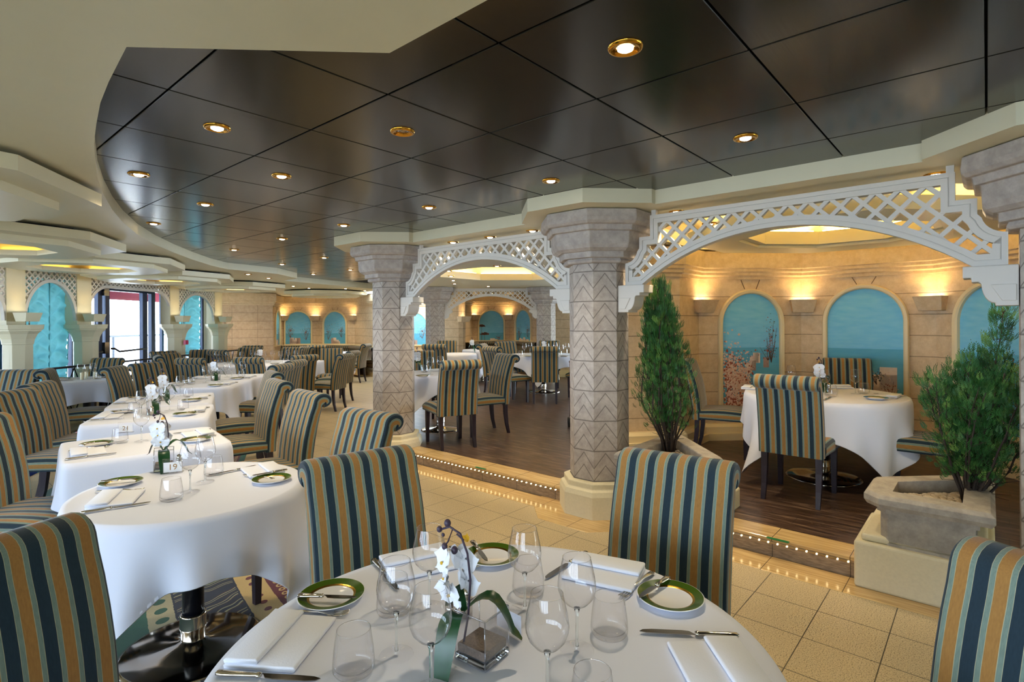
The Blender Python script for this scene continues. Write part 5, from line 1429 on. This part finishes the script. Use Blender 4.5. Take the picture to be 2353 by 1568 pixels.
for k, (a_, b_) in enumerate(((-.06, -.12), (.0, .05), (.09, -.06))):
    X = Vector((math.cos(r(42)), math.sin(r(42)))); p = Vector((-5.93, 7.6))+X*a_+Vector((-X.y, X.x))*b_
    m = MB(); m.lathe([(.001, 0), (.021, 0), (.021, .095), (.004, .1), (.003, .108)], 14); tag(m.build('pillar_candle', 'candle_wax', None, (p.x, p.y, z)), ('left', 'middle', 'right')[k]+' of three pale candles on the bluish cloth', 'candle', 'pale candles on the bluish cloth')
put('vase', -5.66, 5.42, z, .3, 'on the cloth at the left frame edge'); put('orchid', -5.66, 5.42, z, -.5, 'before the wide curtain, at the left frame edge')
# platform tables
z = TT+PZ
def ptz(x, y): return at(x, y, z)
for x, y, w_ in ((989, 861, 'tallest on the platform table beside the left column'), (1012, 858, 'behind the tallest on the platform table beside the left column')): put('goblet', *ptz(x, y), 0, w_)
put('tumbler', *ptz(975, 856), 0, 'on the platform table beside the left column'); put('plate', *ptz(972, 866), 0, 'on the platform table beside the left column')
a = ptz(1000, 853); setting((a.x, a.y), (.3, -.95), z, 'on the platform table beside the left column', ('napkin', 'knife'))
put('orchid', *ptz(958, 852), 1.5, 'half hidden by the left column')
for k, (x, y) in enumerate(((1205, 815), (1218, 812), (1257, 815), (1290, 819), (1303, 814), (1276, 811))): put('goblet', *ptz(x, y), 0, NM[k]+' counted round the large platform table')
for k, (x, y) in enumerate(((1196, 818), (1228, 817), (1308, 818))): put('tumbler', *ptz(x, y), 0, ('left', 'middle', 'right')[k]+' one on the large platform table')
for k, (x, y) in enumerate(((1213, 820), (1295, 820))): put('plate', *ptz(x, y), 0, ('left', 'right')[k]+' one on the large platform table')
p = ptz(1252, 812); put('vase', p.x, p.y, z, .3, 'on the large platform table'); put('orchid', p.x, p.y, z, .3, 'on the large platform table')
p = ptz(1085, 807); put('orchid', p.x, p.y, z, 1.2, 'on the far cloth under the umbrella pines mural')
# alcove table
A_ = 'on the alcove table'
put('goblet', *ptz(1966, 906), 0, 'right of the orchid '+A_); put('goblet', *ptz(1895, 907), 0, 'in front of the orchid '+A_); put('goblet', *ptz(1818, 893), 0, 'far left behind the chair back '+A_)
put('tumbler', *ptz(1985, 905), 0, 'right of the wine glasses '+A_); put('tumbler', *ptz(1910, 911), 0, 'left of the wine glasses '+A_)
put('plate', *ptz(2013, 918), 0, 'at the right place '+A_); a = ptz(2040, 912); setting((a.x, a.y), (-.72, .70), z, 'at the right place '+A_, ('napkin', 'knife', 'fork'))
a = ptz(1928, 891); setting((a.x, a.y), (-.3, -.95), z, 'at the far place '+A_, ('napkin', 'knife')); a = ptz(1728, 893); setting((a.x, a.y), (.8, -.5), z, 'at the left place '+A_, ('napkin',)); lay('knife', (1893, 921), (1910, 913), z, 'near the front '+A_)
p = ptz(1885, 900); put('vase', p.x, p.y, z, .4, 'with orchid '+A_); put('orchid', p.x, p.y, z, .4, 'with round white flowers '+A_); put('shaker', *ptz(1905, 900), 0, 'beside the vase '+A_)

# ------------------------------------------------------------------ planters, conifers, bench, trolley
planter('stone planter at the right, cut by the frame edge', None, [(3.55, -.03), (3.55, .45), (3.63, .53), (3.98, .53), (4.33, .18), (4.33, -.03)], 'right planter', [(3.595, -.03), (3.595, .575), (4.2, .575), (4.4, .3), (4.4, -.03)], PZ)
planter('stone planter behind the right rear chair, beside the centre column', None, [(3.5, 2.07), (3.5, 1.5), (3.6, 1.42), (3.86, 1.40), (4.40, 1.92), (4.40, 2.07)], 'planter by the centre column', [(3.58, 2.07), (3.58, 1.40), (4.2, 1.40), (4.45, 1.75), (4.45, 2.07)], PZ)
p = W(4.03, 1.88, .45); conifer('tall narrow green cypress in the planter by the centre column', p, 1.34, 11, .25, (-.07, .02), 3400, 'flame', .5)
p = W(4.03, .07, .45); conifer('bushy spreading thuja in the right planter, one branch reaching up', p, .98, 23, .27, (.16, -.03), 3300, 'bush', .7)
def banquette(label, pts, z0):
    t = thing('banquette', label, 'bench', (0,0,0), 0, 'striped wall banquettes')
    def strip(name, prof, matn):
        mb = MB(); sweep(mb, pts, prof); tot = [0]
        for a, b in zip(pts[:-1], pts[1:]): tot.append(tot[-1]+(Vector(b[:2])-Vector(a[:2])).length)
        k = len(prof); acc = [0]
        for a, b in zip(prof[:-1], prof[1:]): acc.append(acc[-1]+math.dist(a, b))
        mb.uv = []
        for i in range(len(pts)-1):
            for j in range(k-1): mb.uv.append([(tot[i], acc[j]), (tot[i], acc[j+1]), (tot[i+1], acc[j+1]), (tot[i+1], acc[j])])
        for q in range(len(mb.f)): mb.f[q] = mb.f[q]
        mb.f = []; 
        for i in range(len(pts)-1):
            for j in range(k-1): mb.f.append((i*k+j, i*k+j+1, (i+1)*k+j+1, (i+1)*k+j))
        fixn(mb.build(name, matn, t))
    strip('seat', [(.12, z0+.36), (.60, z0+.36), (.62, z0+.40), (.60, z0+.46), (.12, z0+.47)], 'striped_fabric')
    strip('backrest', [(.20, z0+.46), (.16, z0+.70), (.20, z0+.74), (.20, z0+.79), (.16, z0+.81), (.12, z0+.80), (.11, z0+.46)], 'striped_fabric')
    strip('bench_front', [(.12, z0+.36), (.56, z0+.36), (.56, z0+.05), (.12, z0)], 'bench_base')
    strip('back_ledge', [(.012, z0+.82), (.14, z0+.82), (.14, z0+.845), (.012, z0+.845)], 'ledge_paint')
banquette('curved striped banquette under the far left murals', FW[1:5], 0)
banquette('striped banquette under the umbrella pines mural', MW[4:8], PZ)
t = thing('serving_trolley', 'dark red serving trolley mostly hidden behind the centre column', 'trolley', (1.06, 7.0, PZ), 0)
for a in (-.29, .29):
    for b in (-.2, .2):
        m = MB(); m.tube([(a, b, .12), (a, b, .86)], .014); m.build('upright', 'maroon_paint', t)
        m = MB(); m.lathe([(.02, -.018), (.06, -.018), (.065, -.01), (.065, .01), (.06, .018), (.02, .018)], 20); m.v = [(y_*0+zz, x_, yy_) for x_, yy_, zz in m.v for y_ in (0,)]; m.v = [(a+v_[0]-.02, b+v_[1], .065+v_[2]) for v_ in m.v]; fixn(m.build('castor', 'black_rubber', t))
for zz, nm_ in ((.14, 'lower_shelf'), (.5, 'middle_shelf'), (.86, 'top_shelf')): m = MB(); m.box((0, 0, zz), (.62, .44, .025)); m.build(nm_, 'maroon_paint', t)
# ------------------------------------------------------------------ downlights
def downlight():
    t = thing('recessed_downlight', 'd', 'downlight')
    b = MB(); b.lathe([(.028, .004), (.034, -.004), (.040, -.002), (.046, -.008), (.056, -.007), (.061, .0), (.061, .006)], 28); b.build('bezel', 'polished_brass', t)
    e = MB(); e.lathe([(.0005, -.012), (.018, -.011), (.027, -.006), (.028, .004)], 20); e.build('lamp_face', 'lamp_lens', t)
    li = bpy.data.lights.new('lamp_beam', 'SPOT'); li.energy = 40; li.color = (1, .83, .58); li.spot_size = math.radians(112); li.spot_blend = .8; li.shadow_soft_size = .04
    lo = bpy.data.objects.new('lamp_beam', li); C.objects.link(lo); lo.parent = t; lo.location = (0, 0, -.03)
    kids(t); return t
PROTO_DL = downlight()
DARK = [(1437, 110, 'largest brass downlight, in the dark ceiling above the front table'), (1713, 317, 'brass downlight in the dark ceiling above the right lattice arch'), (1266, 416, 'brass downlight in the dark ceiling just above the centre column'),
    (499, 294, 'brass downlight nearest the left bulkhead, in the bluish sheen'), (319, 401, 'brass downlight inside the brightest blue reflection'), (647, 405, 'brass downlight between the blue reflection and the ceiling centre'),
    (472, 470, 'brass downlight at the lower right rim of the blue reflection'), (353, 514, 'brass downlight tucked against the curved bulkhead edge'), (986, 477, 'brass downlight in the dark ceiling left of the centre column'),
    (790, 518, 'brass downlight in the dark ceiling just above the left column'), (648, 549, 'brass downlight in a thin far panel, left of the left column capital'), (538, 574, 'far brass downlight close to the curve beside the warm reflection'),
    (745, 592, 'far brass downlight level with the left column capital'), (648, 607, 'far brass downlight just behind the stepped cream bulkhead'), (805, 620, 'far brass downlight beside the neck of the left column'),
    (720, 630, 'tiny brass downlight just above the farthest cream fascia'), (845, 638, 'tiny brass downlight touching the left column shaft')]
for x, y, lab in DARK: first_or_dup(PROTO_DL, at(x, y, ZD-.001), 0, lab, 'brass recessed downlights')
SOF = [(570, 630, 'brass downlight in the cream soffit above the narrow curtain'), (617, 639, 'brass downlight in the cream soffit by the stepped bulkhead tip'), (674, 657.5, 'brass downlight in the cream soffit left of the farthest coffer'), (710, 662, 'brass downlight in the cream soffit over the farthest coffer'),
    (794, 663.4, 'brass downlight in the cream soffit right of the farthest coffer'), (838.6, 668, 'tiny brass downlight in the cream soffit beside the left column shaft'), (2151, 401, 'brass downlight peeping over the right end of the right lattice arch'), (1555.7, 486.5, 'brass downlight peeping over the left end of the right lattice arch'),
    (1630, 514.6, 'brass downlight seen through the left lattice of the right arch'), (1041, 557, 'brass downlight over the left part of the left lattice arch'), (1126, 545, 'brass downlight over the middle of the left lattice arch'), (1223.5, 530.5, 'brass downlight over the right part of the left lattice arch'),
    (1142, 611, 'brass downlight seen under the left lattice arch, before the sky recess'), (1031, 622.7, 'first of four small downlights in line left of the sky recess'), (1036.6, 634.6, 'second of four small downlights in line left of the sky recess'), (1041.4, 644.4, 'third of four small downlights in line left of the sky recess'), (1044.5, 652, 'last of four small downlights in line left of the sky recess'),
    (1122, 658, 'small downlight behind the sky recess, above the distant arch'), (1308, 611, 'small downlight glimpsed between the left arch and the centre column')]
for x, y, lab in SOF: first_or_dup(PROTO_DL, at(x, y, ZS-.001), 0, lab, 'brass recessed downlights')
for q, lab in ((pd(1130, 15.6), 'downlight washing the wall above the umbrella pines mural'), (pd(686, 16.2), 'downlight washing the wall above the castle tower mural'), (pd(768, 16.2), 'downlight washing the wall above the ruins mural'), (pd(560, 13.9), 'downlight washing the plain jointed stone wall')):
    first_or_dup(PROTO_DL, (q.x, q.y, ZS-.001), 0, lab, 'brass recessed downlights')
t = thing('recessed_downlight', 'unlit brass downlight in the dark ceiling left of the image middle', 'downlight', at(925, 303, ZD-.001), 0, 'brass recessed downlights')
b = MB(); b.lathe([(.028, .004), (.034, -.004), (.040, -.002), (.046, -.008), (.056, -.007), (.061, .0), (.061, .006)], 28); b.build('bezel', 'polished_brass', t)
e = MB(); e.lathe([(.0005, -.001), (.027, -.001), (.028, .004)], 20); e.build('lamp_face', 'table_chrome', t)
# step lights: one lamp strip along the riser, every dot a part
t = thing('step_light_strip', 'row of small warm step lights along the platform edge by the two nearest columns', 'step light', (0,0,0), GRID)
def dots(t, v0, v1, n, name='led'):
    me = None
    for i in range(n):
        v = v0+(v1-v0)*i/(n-1)
        if me is None:
            m = MB(); m.box((0, 0, 0), (.008, .008, .007)); o = m.build(name, 'led_dot', t); me = o
        else:
            o = me.copy(); C.objects.link(o)
        o.parent = t; o.location = (3.708, v, PZ-.034)
dots(t, 2.70, 4.78, 40)
m = MB(); m.box((3.714, 3.74, PZ-.034), (.006, 2.1, .014)); m.build('strip_channel', 'table_chrome', t)
t = thing('step_light_strip', 'row of small warm step lights beside the right planter, under the alcove', 'step light', (0,0,0), GRID)
dots(t, .62, 2.06, 27)
m = MB(); m.box((3.714, 1.34, PZ-.034), (.006, 1.46, .014)); m.build('strip_channel', 'table_chrome', t)
for x, y, lab in ((1104, 1076, 'small green step sign on the edge near the left column'), (1787, 1241, 'small green step sign on the edge under the alcove')):
    p = at(x, y, PZ+.002); m = MB(); m.box((0, 0, 0), (.03, .13, .002)); tag(m.build('step_sign', 'green_sign', None, p, GRID), lab, 'sign', 'green step signs')

# ------------------------------------------------------------------ daylight, camera
w = bpy.data.worlds.new('sky'); bpy.context.scene.world = w; w.use_nodes = True
bg = w.node_tree.nodes['Background']; bg.inputs[0].default_value = (.66, .82, 1.0, 1); bg.inputs[1].default_value = 16
cam = bpy.data.cameras.new('camera'); co = bpy.data.objects.new('camera', cam); C.objects.link(co)
c, s = math.cos(ROLL), math.sin(ROLL)
co.matrix_world = Matrix(((c, s, 0, 0), (0, 0, -1, 0), (-s, c, 0, EYE), (0, 0, 0, 1)))
cam.sensor_width = 36; cam.lens = 36*FPX/2353; cam.shift_y = -(784-CY)/2353; cam.clip_start = .05; cam.clip_end = 300
sc = bpy.context.scene; sc.camera = co
sc.view_settings.view_transform = 'Standard'; sc.view_settings.look = 'None'; sc.view_settings.exposure = 0.05; sc.view_settings.gamma = 1
cy = sc.cycles
cy.use_denoising = True; cy.max_bounces = 7; cy.diffuse_bounces = 4; cy.glossy_bounces = 4; cy.transmission_bounces = 4; cy.transparent_max_bounces = 24
cy.caustics_reflective = False; cy.caustics_refractive = False; cy.sample_clamp_indirect = 10; cy.use_light_tree = True
cy.use_adaptive_sampling = True; cy.adaptive_threshold = .045
